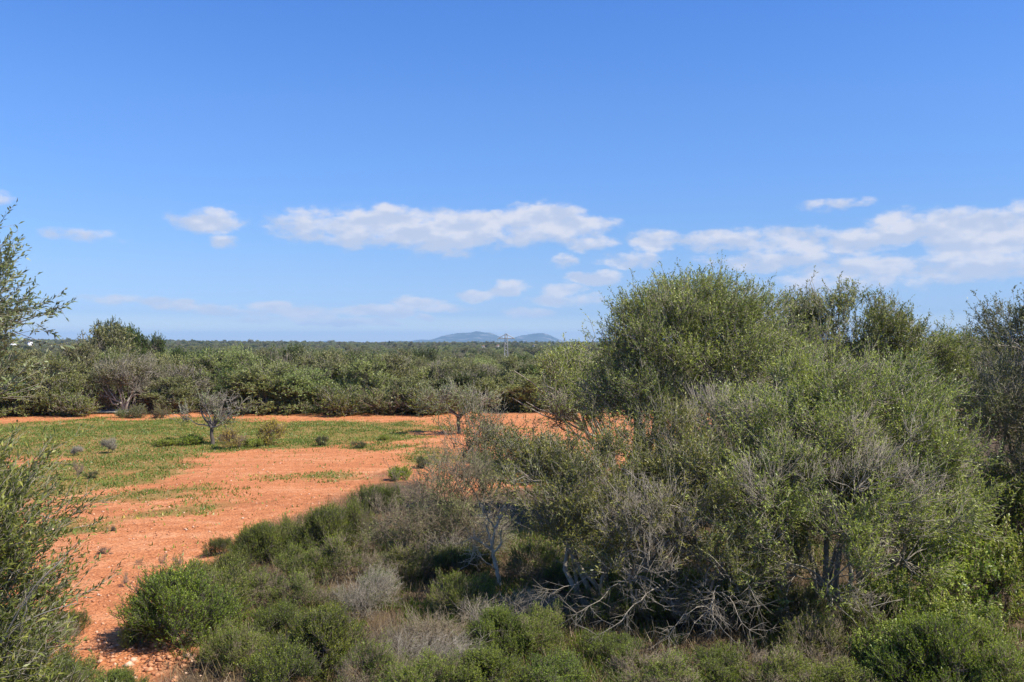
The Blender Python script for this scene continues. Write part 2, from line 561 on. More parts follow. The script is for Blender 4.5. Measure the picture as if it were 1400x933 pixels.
M_LIME = leaf_mat('lime_leaf', [(0.0, (0.035, 0.065, 0.016)), (0.5, (0.080, 0.130, 0.030)), (1.0, (0.24, 0.30, 0.085))], (0.13, 0.18, 0.07), 0.35)
M_YELLOW = leaf_mat('yellow_green_leaf', [(0.0, (0.07, 0.085, 0.02)), (0.5, (0.15, 0.165, 0.03)), (1.0, (0.30, 0.27, 0.05))], (0.16, 0.17, 0.06))
M_RUST = leaf_mat('rusty_leaf', [(0.0, (0.06, 0.035, 0.02)), (0.5, (0.12, 0.075, 0.04)), (1.0, (0.20, 0.14, 0.07))], (0.15, 0.10, 0.06))
M_ALMOND = leaf_mat('almond_leaf', [(0.0, (0.09, 0.13, 0.045)), (0.5, (0.17, 0.23, 0.07)), (1.0, (0.38, 0.38, 0.24))], (0.28, 0.27, 0.22), gain=(1, 1, .9))
M_GRASS = leaf_mat('field_grass', [(0.0, (0.055, 0.105, 0.018)), (0.55, (0.110, 0.175, 0.034)), (0.85, (0.215, 0.225, 0.058)), (1.0, (0.44, 0.36, 0.12))], (0.13, 0.15, 0.05), gain=(1.35, 1.25, 1))
M_STRAW = leaf_mat('straw', [(0.0, (0.10, 0.075, 0.045)), (0.5, (0.21, 0.165, 0.10)), (1.0, (0.38, 0.32, 0.21))], (0.25, 0.20, 0.13), gain=(1.2, 1.1, .95))
W_GREY = wood_mat('grey_twigs', (0.13, 0.105, 0.075), (0.46, 0.40, 0.31))
W_PALE = wood_mat('pale_twigs', (0.24, 0.195, 0.13), (0.56, 0.47, 0.34))
W_BRUSH = wood_mat('brush_twigs', (0.10, 0.075, 0.045), (0.33, 0.265, 0.18))
W_DARK = wood_mat('dark_bark', (0.045, 0.035, 0.028), (0.17, 0.14, 0.11))
W_WARM = wood_mat('warm_twigs', (0.12, 0.08, 0.055), (0.36, 0.27, 0.20))
W_WHITE = wood_mat('almond_twigs', (0.11, 0.095, 0.07), (0.40, 0.35, 0.28))

# ------------------------------------------------------------------ scene tree helpers


def empty(name, loc, label, cat, group=None, rz=0.0, sc=(1, 1, 1)):
    o = bpy.data.objects.new(name, None)
    o.empty_display_size = 0.2
    COL.objects.link(o)
    o.location = loc
    o.rotation_euler = (0, 0, rz)
    o.scale = sc
    o['label'] = label
    o['category'] = cat
    if group:
        o['group'] = group
    return o


def child(name, me, root, kind=None):
    o = bpy.data.objects.new(name, me)
    COL.objects.link(o)
    o.parent = root
    if kind:
        o['kind'] = kind
    return o


def setting(name, me, kind='structure'):
    o = bpy.data.objects.new(name, me)
    COL.objects.link(o)
    o['kind'] = kind
    return o


def plant(name, parts, loc, label, cat, group=None, rz=0.0, sc=(1, 1, 1)):
    """parts: [(part name, mesh)] shared between alike plants"""
    r = empty(name, loc, label, cat, group, rz, sc)
    for pn_, me in parts:
        if me is not None and len(me.polygons):
            child(pn_, me, r)
    return r


def PX(px, py, d):
    """photograph pixel at depth d -> world"""
    return np.array([(px - 700) / F * d, d, H - (py - HY) * d / F])


def gpx(x, y, z=0.0):
    return 700 + x / y * F, HY + (H - z) / y * F


# ------------------------------------------------------------------ terrain
def ground_z(x, y):
    x = np.asarray(x, float)
    y = np.asarray(y, float)
    r = np.hypot(x, y)
    z = -3.0 * sstep(r, 62, 160) - 2.0 * sstep(r, 140, 320) + 5.0 * sstep(r, 420, 1600)
    ang = np.degrees(np.arctan2(x, np.maximum(y, 1e-3)))
    z = z + 7.0 * sstep(-ang, 8, 24) * sstep(r, 900, 2200)
    z = z + (fbm(x / 140, y / 140, 31, 3) - 0.5) * 4.0 * sstep(r, 90, 400)
    z = z + (fbm(x / 900, y / 900, 37, 3) - 0.5) * 14.0 * sstep(r, 900, 2600)
    z = z - 40 * sstep(r, 3500, 9000)
    near = 1 - sstep(r, 50, 80)
    z = z + near * ((fbm(x / 6, y / 6, 5, 3) - 0.5) * 0.16 + (fbm(x / 0.9, y / 0.9, 8, 3) - 0.5) * 0.05)
    return z


GREEN = [(140, 603, 280, 33, 1.25), (390, 596, 190, 21, 1.15), (520, 586, 120, 10, .7), (110, 650, 160, 38, 1.1), (270, 610, 120, 20, .9),
         (-140, 620, 220, 50, .9), (190, 690, 190, 28, .60), (90, 720, 90, 34, .62), (420, 655, 110, 12, .56), (520, 606, 80, 14, .65),
         (600, 625, 70, 16, .6), (690, 585, 60, 5, .55), (735, 606, 90, 7, .5), (250, 672, 150, 12, .6), (640, 650, 60, 16, .5),
         (760, 640, 60, 12, .6)]
BANK = [(-60, 933 + 80), (215, 960), (205, 905), (150, 880), (185, 815), (290, 775), (330, 735), (430, 690), (530, 640), (640, 670), (700, 660), (860, 630), (1000, 560), (2200, 560)]


def field_masks(x, y):
    """green cover and leaf litter on the ground at (x, y)"""
    yy = np.maximum(y, 0.5)
    px, py = gpx(x, yy)
    g = np.zeros_like(px)
    for (a, b, ra, rb, s) in GREEN:
        # ellipses stretch with depth, so they are evaluated on the ground in metres
        yc = H * F / (b - HY)
        ylo, yhi = H * F / (b + rb - HY), H * F / max(b - rb - HY, 20)
        ry = (yhi - ylo) / 2
        xc, rx = (a - 700) / F * yc, ra / F * yc
        d2 = ((x - xc) / rx) ** 2 + ((y - (ylo + yhi) / 2) / ry) ** 2
        g = np.maximum(g, s * np.clip(1.35 - d2, 0, 1))
    nz = fbm(x / 2.6, y / 2.2, 11, 4)
    n2 = fbm(x / 0.7, y / 0.7, 17, 3)
    green = sstep(g + (nz - 0.5) * 1.2 + (n2 - 0.5) * 0.7, 0.28, 0.90) * (g > 0.02)
    bx = np.array([b[0] for b in BANK], float)
    by = np.array([b[1] for b in BANK], float)
    line = np.interp(px, bx[np.argsort(bx)], by[np.argsort(bx)])
    lit = sstep((py - line) / np.maximum(py - HY, 30) * 3.0 + (nz - 0.5) * 0.7, 0.0, 0.25)
    lit = np.where((px < 205) & (y < 16), 0, lit)
    lit = np.where(y < 3, 1, lit)
    far = sstep(y + (nz - 0.5) * 3 - 0.0, 52.5, 55.0)
    return green * (1 - lit), np.maximum(lit, far)


def axis(fine0, fine1, step, far, k=1.09):
    a = list(np.arange(fine0, fine1 + 1e-6, step))
    s, v = step, fine1
    while v < far:
        s *= k
        v += s
        a.append(v)
    s, v = step, fine0
    lo = []
    while v > -far:
        s *= k
        v -= s
        lo.append(v)
    return np.array(lo[::-1] + a)


gx = axis(-34, 14, 0.65, 26000, 1.13)
gy = axis(4, 58, 0.65, 26000, 1.13)
GX, GY = np.meshgrid(gx, gy)
GZ = ground_z(GX, GY)
green_v, litter_v = field_masks(GX.ravel(), GY.ravel())
gg = Geo()
nx, ny = len(gx), len(gy)
ii = (np.arange(ny - 1)[:, None] * nx + np.arange(nx - 1)[None]).ravel()
gg.add(np.stack([GX.ravel(), GY.ravel(), GZ.ravel()], 1), [np.stack([ii, ii + 1, ii + nx + 1, ii + nx], 1)], green_v)

m, t, out = base_mat('red_soil')
tcn = t.n('ShaderNodeTexCoord').outputs['Object']
n1 = t.noise(tcn, 0.35, 6, 0.6)
n2 = t.noise(tcn, 3.0, 6, 0.65)
n3 = t.noise(tcn, 22.0, 4, 0.6)
n4 = t.noise(t.vmath('MULTIPLY', tcn, (0.35, 1.6, 1)), 0.8, 4, 0.6)
soil = t.ramp(t.math('ADD', t.math('ADD', t.math('MULTIPLY', n1, 0.30), t.math('MULTIPLY', n4, 0.28)), t.math('MULTIPLY', n2, 0.42)),
              [(0.34, (0.44, 0.170, 0.068)), (0.5, (0.66, 0.252, 0.100)), (0.64, (0.80, 0.39, 0.19))])
vor = t.n('ShaderNodeTexVoronoi')
t.put(vor.inputs['Vector'], tcn)
vor.inputs['Scale'].default_value = 9.0
peb = t.smooth(vor.outputs['Distance'], 0.20, 0.10)
pebsel = t.smooth(t.noise(tcn, 1.7, 3, 0.5), 0.50, 0.66)
soil = t.mix(t.math('MULTIPLY', t.math('MULTIPLY', peb, pebsel), 0.8), soil, (0.74, 0.47, 0.29))
soil = t.mix(t.smooth(n3, 0.34, 0.60), t.mix(1.0, soil, (0.62, 0.54, 0.50), 'MULTIPLY'), soil)
weed = t.ramp(n2, [(0.3, (0.07, 0.125, 0.024)), (0.58, (0.125, 0.175, 0.040)), (0.75, (0.30, 0.24, 0.075))])
gmask = t.smooth(t.math('ADD', tint_of(t), t.math('MULTIPLY_ADD', n3, 0.7, -0.35)), 0.30, 0.85)
c = t.mix(t.math('MULTIPLY', gmask, t.math('MULTIPLY_ADD', tint_of(t), 0.30, 0.34)), soil, weed)
lit_a = t.n('ShaderNodeAttribute', attribute_name='litter').outputs['Fac']
litc = t.ramp(n2, [(0.3, (0.055, 0.048, 0.030)), (0.6, (0.12, 0.095, 0.060)), (0.8, (0.20, 0.14, 0.09))])
c = t.mix(t.math('MULTIPLY', lit_a, 0.93), c, litc)
pb = t.n('ShaderNodeBsdfPrincipled')
t.put(pb.inputs['Base Color'], c)
pb.inputs['Roughness'].default_value = 0.95
pb.inputs['Specular IOR Level'].default_value = 0.1
bmp = t.n('ShaderNodeBump')
bmp.inputs['Strength'].default_value = 1.0
bmp.inputs['Distance'].default_value = 0.09
t.put(bmp.inputs['Height'], t.math('ADD', n2, t.math('MULTIPLY', n3, 0.5)))
t.put(pb.inputs['Normal'], bmp.outputs[0])
m.node_tree.links.new(pb.outputs[0], out.inputs[0])
M_SOIL = m

ground_me = gg.mesh('ground', M_SOIL, smooth=True)
at = ground_me.attributes.new('litter', 'FLOAT', 'POINT')
at.data.foreach_set('value', litter_v.astype(np.float32))
setting('ground', ground_me)

# pale track along the far edge of the field
tr = Geo()
xs = np.linspace(-60, -20.5, 60)
ya = 53.0 + 0.35 * np.sin(xs * 0.3)
L_, R_ = np.stack([xs, ya, ground_z(xs, ya) + 0.10], 1), np.stack([xs, ya + 2.0, ground_z(xs, ya + 2.0) + 0.13], 1)
V = np.concatenate([L_, R_])
k = np.arange(59)
tr.add(V, [np.stack([k, k + 1, k + 61, k + 60], 1)], 0.5)
setting('path', tr.mesh('path', plain_mat('pale_track', (0.46, 0.40, 0.34), 0.95, 0, 0.2, 1.2)))

# distant mountains
PROFILE = [(300, 0), (418, 0), (430, 3), (445, 4.5), (458, 4), (472, 1), (500, 0), (520, 2), (545, 4), (560, 3), (575, 5.5), (590, 6), (600, 9), (612, 12.5),
           (622, 13.5), (630, 15.5), (642, 16), (650, 18.5), (660, 17.5), (672, 16.5), (680, 13), (692, 8), (702, 8.5), (712, 12), (722, 14), (735, 15), (746, 13.5),
           (756, 9.5), (766, 5), (780, 3.5), (800, 3), (830, 5), (870, 6), (930, 3), (1000, 4), (1100, 6), (1250, 5), (1400, 7), (1600, 4), (1900, 6)]
MD = 10000.0
mg = Geo()
mx_ = np.linspace(250, 1900, 500)
prof = np.interp(mx_, [a for a, b in PROFILE], [b for a, b in PROFILE])
prof = np.convolve(np.pad(prof, 1, mode='edge'), np.ones(3) / 3, 'valid') * (1 + .10 * (fbm(mx_ / 5, mx_ * 0, 57, 3) - .5))
dep = np.linspace(-1, 1, 25)
wx = (mx_ - 700) / F * MD
wy = MD + dep * 1500
XX, YY = np.meshgrid(wx, wy)
shape = np.clip(1 - np.abs(dep) ** 1.35, 0, 1)[:, None]
rid = fbm(XX / 420, YY / 500, 51, 5)
ZZ = -60 + (prof[None] * MD / F + 62) * shape + (rid - 0.5) * 190 * shape * (1 - shape * 0.75) * np.clip(prof / 8, 0.1, 1)[None]
n_, m_ = ZZ.shape[1], ZZ.shape[0]
ii = (np.arange(m_ - 1)[:, None] * n_ + np.arange(n_ - 1)[None]).ravel()
mg.add(np.stack([XX.ravel(), YY.ravel(), ZZ.ravel()], 1), [np.stack([ii, ii + 1, ii + n_ + 1, ii + n_], 1)], 0.5)
m, t, out = base_mat('mountain_scrub')
tcn = t.n('ShaderNodeTexCoord').outputs['Object']
nz = t.noise(t.vmath('MULTIPLY', tcn, (1, 1, 3.0)), 0.006, 7, 0.65)
c = t.ramp(nz, [(0.44, (0.022, 0.040, 0.030)), (0.56, (0.06, 0.075, 0.055)), (0.66, (0.30, 0.26, 0.22))])
pb = t.n('ShaderNodeBsdfPrincipled')
t.put(pb.inputs['Base Color'], c)
pb.inputs['Roughness'].default_value = 1.0
m.node_tree.links.new(pb.outputs[0], out.inputs[0])
setting('mountains', mg.mesh('mountains', m, smooth=True))

# ------------------------------------------------------------------ middle distance: tree variants shared by all trees of the woodland


def tree_variant(seed, lobes, leafm, woodm, bases=((0, 0, 0),), **kw):
    rng = np.random.default_rng(seed)
    args = dict(dens=3.7, shoots=9, slen=0.31, leaves=9, llen=0.11, lwid=0.042, sigma=0.16, twig=0.011, side=1, sidebare=2, limb=0.07, lump=.20, per=5, wood_tint=.35,
                low=0.35, gaps=0.45, tvar=0.16)
    args.update(kw)
    w, l = grow(rng, lobes, bases, **args)
    return [('trunk', w.mesh('tree_trunk', woodm)), ('crown', l.mesh('tree_crown', leafm))]


VAR = {
    # every variant about 3.6 m high and 3.4 m wide
    'green': tree_variant(1, [(0, 0, 1.7, 1.5, 1.5, 1.6), (-.7, .2, 1.2, 1.0, 1.0, 1.1), (.7, -.2, 1.3, 1.0, 1.0, 1.1), (.1, 0, 2.6, 1.0, 1.0, .95), (0, -.4, .7, 1.3, 1.0, .7)],
                          M_BELT, W_GREY, bare=0.06, tint=0.58),
    'greyish': tree_variant(2, [(0, 0, 1.8, 1.4, 1.4, 1.5), (-.8, 0, 1.6, .9, .9, 1.0), (.8, .2, 2.0, .9, .9, 1.0), (.2, 0, 2.8, .9, .9, .8), (0, -.3, .8, 1.2, 1, .7)],
                            M_GREYGREEN, W_GREY, bare=0.16, tint=0.66, sidebare=2),
    'twiggy': tree_variant(3, [(0, 0, 1.7, 1.4, 1.4, 1.5), (-.6, 0, 2.2, .9, .9, .9), (.7, .1, 2.0, .9, .9, 1.1), (0, -.3, .8, 1.2, 1, .7)],
                           M_GREYGREEN, W_GREY, bare=0.5, tint=0.66, sidebare=2, up=0.8),
    'bright': tree_variant(4, [(0, 0, 1.6, 1.4, 1.3, 1.5), (.6, .2, 2.1, .9, .9, 1.0), (-.6, 0, 2.2, .8, .8, 1.0), (0, 0, 2.8, .8, .8, .8), (0, -.4, .7, 1.2, 1, .6)],
                           M_BELT, W_GREY, bare=0.06, tint=0.76, up=0.8),
    'dark': tree_variant(5, [(0, 0, 1.6, 1.5, 1.5, 1.5), (.5, 0, 2.6, 1.0, 1.0, .9), (-.6, .2, 2.2, .9, .9, .9), (0, -.4, .7, 1.3, 1, .7)],
                         M_DARK, W_DARK, bare=0.08, tint=0.5),
    'dense': tree_variant(6, [(0, 0, 1.5, 1.6, 1.5, 1.6), (.7, -.3, 1.1, 1.0, .9, 1.1), (-.8, -.2, 1.1, .9, .9, 1.1), (0, 0, 2.4, 1.1, 1.1, 1.0), (.2, -.7, .7, 1.4, .9, .7)],
                          M_BELT, W_GREY, bare=0.03, tint=0.50, dens=4.4, gaps=0.3),
    'pine': tree_variant(7, [(0, 0, 3.05, 1.25, 1.25, .55), (0, 0, 2.1, 1.0, 1.0, .6), (.3, 0, 1.2, 1.1, 1.1, .8)],
                         M_DARK, W_DARK, bare=0.02, tint=0.55, dens=5.5, gaps=0.1, slen=.2, up=.2, lump=.1),
}
# low shrub at the foot of the woodland, 1 m high
LOW = tree_variant(8, [(0, 0, .45, .6, .6, .5), (.4, .1, .35, .4, .4, .4), (-.4, 0, .35, .4, .4, .38)], M_OLIVE, W_GREY, bare=.08, tint=.5, dens=9, slen=.25, llen=.09, lwid=.032, limb=.03)
LOW2 = tree_variant(9, [(0, 0, .40, .6, .6, .45), (.4, .1, .3, .4, .4, .35)], M_GREYGREEN, W_WARM, bare=.45, tint=.5, dens=9, slen=.28, llen=.08, lwid=.028, limb=.03)
RUSTY = tree_variant(10, [(0, 0, .5, .9, .6, .55), (.7, 0, .4, .6, .5, .45)], M_RUST, W_WARM, bare=.5, tint=.5, dens=7, slen=.35, llen=.10, lwid=.03, limb=.03)

# the old grey tree with bare forked trunks showing at its foot
rng = np.random.default_rng(21)
w, l = grow(rng, [(-.2, 0, 2.5, 1.5, 1.2, 1.0), (.9, .2, 2.4, 1.1, 1.0, .9), (-1.1, .1, 2.1, .9, .9, .8), (.3, 0, 3.1, 1.1, 1.0, .7)], [(0, 0, 0), (.2, 0, 0)],
            dens=4.0, shoots=10, slen=.5, leaves=6, llen=.13, lwid=.04, sigma=.2, twig=.011, side=1, sidebare=4, limb=.06, bare=.35, low=.2, up=.8, tint=.5)
for (a, b, r) in [((0, -.2, 0), (-1.3, -.5, 1.75), .085), ((.05, -.2, 0), (.75, -.5, 1.7), .09), ((0, -.15, .1), (-.4, -.4, 1.9), .07), ((-.35, -.3, .6), (-1.5, -.6, 1.2), .05),
                  ((.3, -.3, .7), (1.35, -.5, 1.25), .05), ((-.5, -.4, .9), (-1.0, -.5, 1.9), .05)]:
    tubes(w, wiggle_path(rng, np.array(a), np.array(b), 8, .09), np.linspace(r, r * .45, 8)[None], 6, .9)
OLDGREY = [('trunk', w.mesh('old_trunk', W_GREY)), ('crown', l.mesh('old_crown', M_GREYGREEN))]

# (px, top py, depth, width px, variant, label)
ROW = [
    (18, 510, 51.5, 90, 'dense', 'dark low bushy olive at the field edge under the overhanging silver branch'),
    (62, 487, 52.5, 100, 'green', 'broad green olive nearest the red corner of the field edge'),
    (100, 545, 51.0, 50, 'dense', 'small round green bush in front of the pale track'),
    (110, 470, 58, 70, 'greyish', 'tall grey-green olive on the flank of the tallest woodland clump'),
    (150, 446, 62, 90, 'greyish', 'broad grey-green tree forming the middle of the tallest clump'),
    (155, 436, 66, 42, 'pine', 'highest dark round-topped tree breaking the horizon'),
    (187, 445, 67, 38, 'pine', 'second dark round-topped tree just lower than the highest one'),
    (211, 456, 68, 32, 'pine', 'small dark treetop at the sloping end of the tallest clump'),
    (122, 458, 61, 60, 'twiggy', 'bare purplish-grey tree top beside the dark round treetops'),
    (235, 478, 60, 70, 'bright', 'light yellow-green tree behind the old tree with bare forked trunks'),
    (255, 492, 55, 90, 'twiggy', 'bare grey twiggy tree behind the sparse almond tree'),
    (300, 480, 58, 90, 'green', 'grey-green olive crown rising straight above the sparse almond tree'),
    (240, 515, 53.5, 70, 'greyish', 'dull olive between the forked grey trunks and the almond tree'),
    (330, 505, 53.5, 60, 'dark', 'dark olive with deep shade at its foot beside the round green pair'),
    (362, 492, 53, 95, 'dense', 'larger dense round green tree of the pair at the field edge'),
    (412, 500, 53, 78, 'dense', 'smaller dense green tree leaning out of the round pair'),
    (395, 478, 60, 80, 'twiggy', 'grey leafless-topped tree behind the dense round pair'),
    (455, 482, 57, 80, 'greyish', 'grey-green olive behind the gap beside the round green pair'),
    (470, 540, 51.5, 52, 'bright', 'small bright green bush glowing at the field edge'),
    (500, 490, 55, 80, 'green', 'olive with drooping outer boughs above the small bright green bush'),
    (535, 485, 58, 80, 'greyish', 'pale grey-green olive halfway along the field edge'),
    (560, 515, 53.5, 70, 'greyish', 'low grey-green olive above the far red strip'),
    (600, 498, 60, 80, 'bright', 'light green rounded crown behind the pale almond tree'),
    (635, 508, 58, 70, 'dark', 'dark-leaved crown showing behind the pale almond tree'),
    (672, 512, 57, 70, 'bright', 'light green olive below the lattice pylon'),
    (715, 510, 55, 80, 'green', 'green olive behind the leaning olive beyond the red strip'),
    (760, 500, 58, 90, 'dark', 'dark olive mass showing behind the leaning olive tree'),
    (515, 545, 52, 60, 'greyish', 'low grey bush in the row beside the small bright green bush'),
    (590, 540, 52, 60, 'green', 'low green bush closing the woodland edge behind the pale almond tree'),
]
for i, (px, top, d, wd, var, lab) in enumerate(ROW):
    x = (px - 700) / F * d
    zg = float(ground_z(x, d))
    hgt = H - (top - HY) * d / F - zg
    wm = wd / F * d
    if hgt < 1.7:
        plant('low_shrub', LOW if var != 'greyish' else LOW2, (x, d, zg - 0.03), lab, 'shrub', 'low shrubs along the far field edge',
              rz=float(RNG.uniform(0, 6.28)), sc=(wm / 1.3, wm / 1.3, hgt / .85))
        continue
    plant('olive_tree' if var != 'pine' else 'round_topped_tree', VAR[var], (x, d, zg - 0.03), lab, 'tree', 'trees of the first row beyond the red field',
          rz=float(RNG.uniform(0, 6.28)), sc=(wm / 3.1, wm / 3.1, hgt / 3.75))
x = (172 - 700) / F * 53.5
plant('olive_tree', OLDGREY, (x, 53.5, float(ground_z(x, 53.5))), 'old grey tree with bare forked trunks showing at its foot', 'tree', 'trees of the first row beyond the red field', sc=(.92, .9, .90))

FOOT = [(120, 566, 14, LOW, 'small round green shrub on the pale track'), (168, 571, 12, LOW, 'tiny green shrub before the forked grey trunks'),
        (187, 571, 18, LOW, 'low wide green shrub just beside the forked grey trunks'), (215, 572, 16, LOW2, 'brownish low shrub at the end of the pale track'),
        (205, 563, 34, RUSTY, 'rusty brown dead bracken at the foot of the old grey tree'), (150, 563, 34, RUSTY, 'rusty brown dry scrub left of the forked grey trunks'),
        (90, 566, 26, RUSTY, 'rusty dry scrub at the start of the pale track'),
        (236, 566, 26, LOW2, 'brown twiggy shrub behind the almond tree'), (545, 566, 36, LOW2, 'grey scrubby shrub above the far red strip'),
        (575, 567, 30, LOW, 'low green shrub above the far red strip'), (610, 566, 34, LOW2, 'brownish scrub behind the pale almond trunk'),
        (455, 566, 18, LOW2, 'small grey shrub beside the small bright green bush')]
for (px, py, wd, var, lab) in FOOT:
    d = H * F / (py - HY)
    x = (px - 700) / F * d
    wm = wd / F * d
    plant('low_shrub', var, (x, d, float(ground_z(x, d)) - 0.02), lab, 'shrub', 'low shrubs along the far field edge', rz=float(RNG.uniform(0, 6.28)),
          sc=(wm / 1.25,) * 3)

# individual trees behind the first row
pts = []
d = 58.5
while d < 150:
    step = 3.1 + (d - 58) * 0.012
    for x in np.arange(-0.62 * d, 0.16 * d, step):
        xx, yy = x + RNG.uniform(-1, 1) * 1.2, d + RNG.uniform(-1, 1) * 1.2
        pts.append((math.hypot(xx, yy), xx, yy))
    d += step * 0.95
pts.sort()
INDIV = pts[:262]
R_IND = INDIV[-1][0]
VN = ['green', 'greyish', 'twiggy', 'bright', 'dark', 'greyish', 'green', 'greyish', 'twiggy']
for (r_, x, y) in INDIV:
    px = 700 + x / y * F
    zg = float(ground_z(x, y))
    s = RNG.uniform(0.75, 1.2)
    hs = RNG.uniform(0.66, 1.1) * (1.0 - 0.16 * float(sstep(np.array(px), 480, 600)))
    if abs(px - 692) < 15:
        hs *= .7
    plant('olive_tree', VAR[VN[RNG.integers(len(VN))]], (x, y, zg - 0.05), 'olive tree merging into the close canopy behind the first row', 'tree',
          'olive trees in the close canopy behind the first row', rz=float(RNG.uniform(0, 6.28)), sc=(s, s, hs))

# the rest of the woodland out to the horizon: one mass
P = []
d = 56.0
while d < 4200:
    step = max(3.2, d * 0.021)
    lat = 3.3 * (1 + d / 700)
    xs = np.arange(-1.5 * d, 1.5 * d, lat)
    xs = xs + RNG.uniform(-.5, .5, len(xs)) * lat
    ys = d + RNG.uniform(-.5, .5, len(xs)) * step
    rr = np.hypot(xs, ys)
    ang = xs / ys
    ok = ~((rr <= R_IND + 1.0) & (ang > -0.66) & (ang < 0.19)) & (rr > 57) & (ys > 55)
    P.append(np.stack([xs[ok], ys[ok], np.full(ok.sum(), d)], 1))
    d += step
# the scrub also goes on beyond the edge of the view
qx, qy = np.meshgrid(np.arange(12, 62, 3.1), np.arange(2, 56, 3.1))
qx, qy = qx.ravel() + RNG.uniform(-1.2, 1.2, qx.size), qy.ravel() + RNG.uniform(-1.2, 1.2, qy.size)
ok = (qx / qy > .74) & (np.hypot(qx, qy) > 13)
P.append(np.stack([qx[ok], qy[ok], qy[ok]], 1))
P = np.concatenate(P)
zz = ground_z(P[:, 0], P[:, 1])
sc = (RNG.uniform(0.75, 1.15, len(P)) + .45 * (RNG.random(len(P)) < .06)) * (.8 + .4 * fbm(P[:, 0] / 60, P[:, 1] / 60, 61, 3)) * (1 + np.clip(P[:, 2] - 200, 0, 3000) / 2600)
# clearing under the power line keeps the mast in view
pxs = 700 + P[:, 0] / P[:, 1] * F
lowline = (np.abs(pxs - 692) < 20) & (P[:, 1] < 296)
top_py = HY + (H - (zz + 3.7 * sc)) / P[:, 1] * F
sc = np.where(lowline & (top_py < 500), sc * 0.5, sc)
wg = bpy.data.meshes.new('woodland')
wg.vertices.add(len(P))
wg.vertices.foreach_set('co', np.stack([P[:, 0], P[:, 1], zz - 0.1], 1).astype(np.float32).ravel())
for nm, val, ty in (('scl', sc, 'FLOAT'), ('rot', RNG.uniform(0, 6.28, len(P)), 'FLOAT'), ('pick', RNG.integers(0, 9, len(P)), 'INT')):
    a_ = wg.attributes.new(nm, ty, 'POINT')
    a_.data.foreach_set('value', val.astype(np.int32 if ty == 'INT' else np.float32))
wood_o = setting('woodland', wg, 'stuff')
wood_o['label'] = 'olive woodland running out to the horizon'
src = {}
for o in COL.objects:
    if o.parent and o.data and o.data.name not in src:
        src[o.data.name] = o
ng = bpy.data.node_groups.new('woodland_scatter', 'GeometryNodeTree')
ng.interface.new_socket('Geometry', in_out='INPUT', socket_type='NodeSocketGeometry')
ng.interface.new_socket('Geometry', in_out='OUTPUT', socket_type='NodeSocketGeometry')
N = ng.nodes
gi, go = N.new('NodeGroupInput'), N.new('NodeGroupOutput')
join = N.new('GeometryNodeJoinGeometry')
for vn in reversed(['green', 'greyish', 'twiggy', 'bright', 'dark', 'greyish', 'green', 'greyish', 'twiggy']):
    jj = N.new('GeometryNodeJoinGeometry')
    for pn_, me in VAR[vn]:
        oi = N.new('GeometryNodeObjectInfo')
        oi.transform_space = 'ORIGINAL'
        oi.inputs['Object'].default_value = src[me.name]
        ng.links.new(oi.outputs['Geometry'], jj.inputs[0])
    gti = N.new('GeometryNodeGeometryToInstance')
    ng.links.new(jj.outputs[0], gti.inputs[0])
    ng.links.new(gti.outputs[0], join.inputs[0])


def nattr(name, ty):
    a_ = N.new('GeometryNodeInputNamedAttribute')
    a_.data_type = ty
    a_.inputs['Name'].default_value = name
    return a_.outputs['Attribute']


iop = N.new('GeometryNodeInstanceOnPoints')
iop.inputs['Pick Instance'].default_value = True
ng.links.new(gi.outputs[0], iop.inputs['Points'])
ng.links.new(join.outputs[0], iop.inputs['Instance'])
ng.links.new(nattr('pick', 'INT'), iop.inputs['Instance Index'])
cx = N.new('ShaderNodeCombineXYZ')
ng.links.new(nattr('rot', 'FLOAT'), cx.inputs[2])
ng.links.new(cx.outputs[0], iop.inputs['Rotation'])
ng.links.new(nattr('scl', 'FLOAT'), iop.inputs['Scale'])
ng.links.new(iop.outputs[0], go.inputs[0])
md = wood_o.modifiers.new('scatter', 'NODES')
md.node_group = ng

# ------------------------------------------------------------------ lattice pylon
M_STEEL = plain_mat('galvanised_steel', (0.40, 0.37, 0.33), 0.6, 0.2, 0.15, 2.0)
M_WHITE = plain_mat('white_render', (0.78, 0.77, 0.74), 0.9, 0, 0.06, 0.8)
M_ROOF = plain_mat('roof_tiles', (0.42, 0.22, 0.14), 0.9, 0, 0.2, 1.5)
M_PANE = plain_mat('dark_pane', (0.05, 0.06, 0.07), 0.2, 0, 0.1, 1.0)
M_PORC = plain_mat('insulator_glass', (0.25, 0.33, 0.30), 0.25, 0, 0.1, 1.0)
pd = 300.0
ppx = (692 - 700) / F * pd
pz = float(ground_z(ppx, pd))
ptop = H + 13.5 * pd / F
ph = ptop - pz
pyl = empty('lattice_pylon', (ppx, pd, pz), 'steel lattice power pylon with crossarm rising from the woodland against the mountains', 'pylon')
g = Geo()
hw0, hw1 = 0.75, 0.34
for sx in (-1, 1):
    for sy in (-1, 1):
        tubes(g, np.array([[sx * hw0, sy * hw0, -.3], [sx * hw1, sy * hw1, ph]]), np.array([.15, .13]), 4)
child('mast_frame', g.mesh('mast_frame', M_STEEL), pyl)
g = Geo()
nb = 12
for k in range(nb):
    z0, z1 = ph * k / nb, ph * (k + 1) / nb
    w0, w1 = hw0 + (hw1 - hw0) * k / nb, hw0 + (hw1 - hw0) * (k + 1) / nb
    s = 1 if k % 2 else -1
    for a, b in (((-s * w0, -w0, z0), (s * w1, -w1, z1)), ((-s * w0, w0, z0), (s * w1, w1, z1)), ((-w0, -s * w0, z0), (-w1, s * w1, z1)), ((w0, -s * w0, z0), (w1, s * w1, z1))):
        tubes(g, np.array([a, b]), np.array([.085, .085]), 4)
child('bracing', g.mesh('bracing', M_STEEL), pyl)
g = Geo()
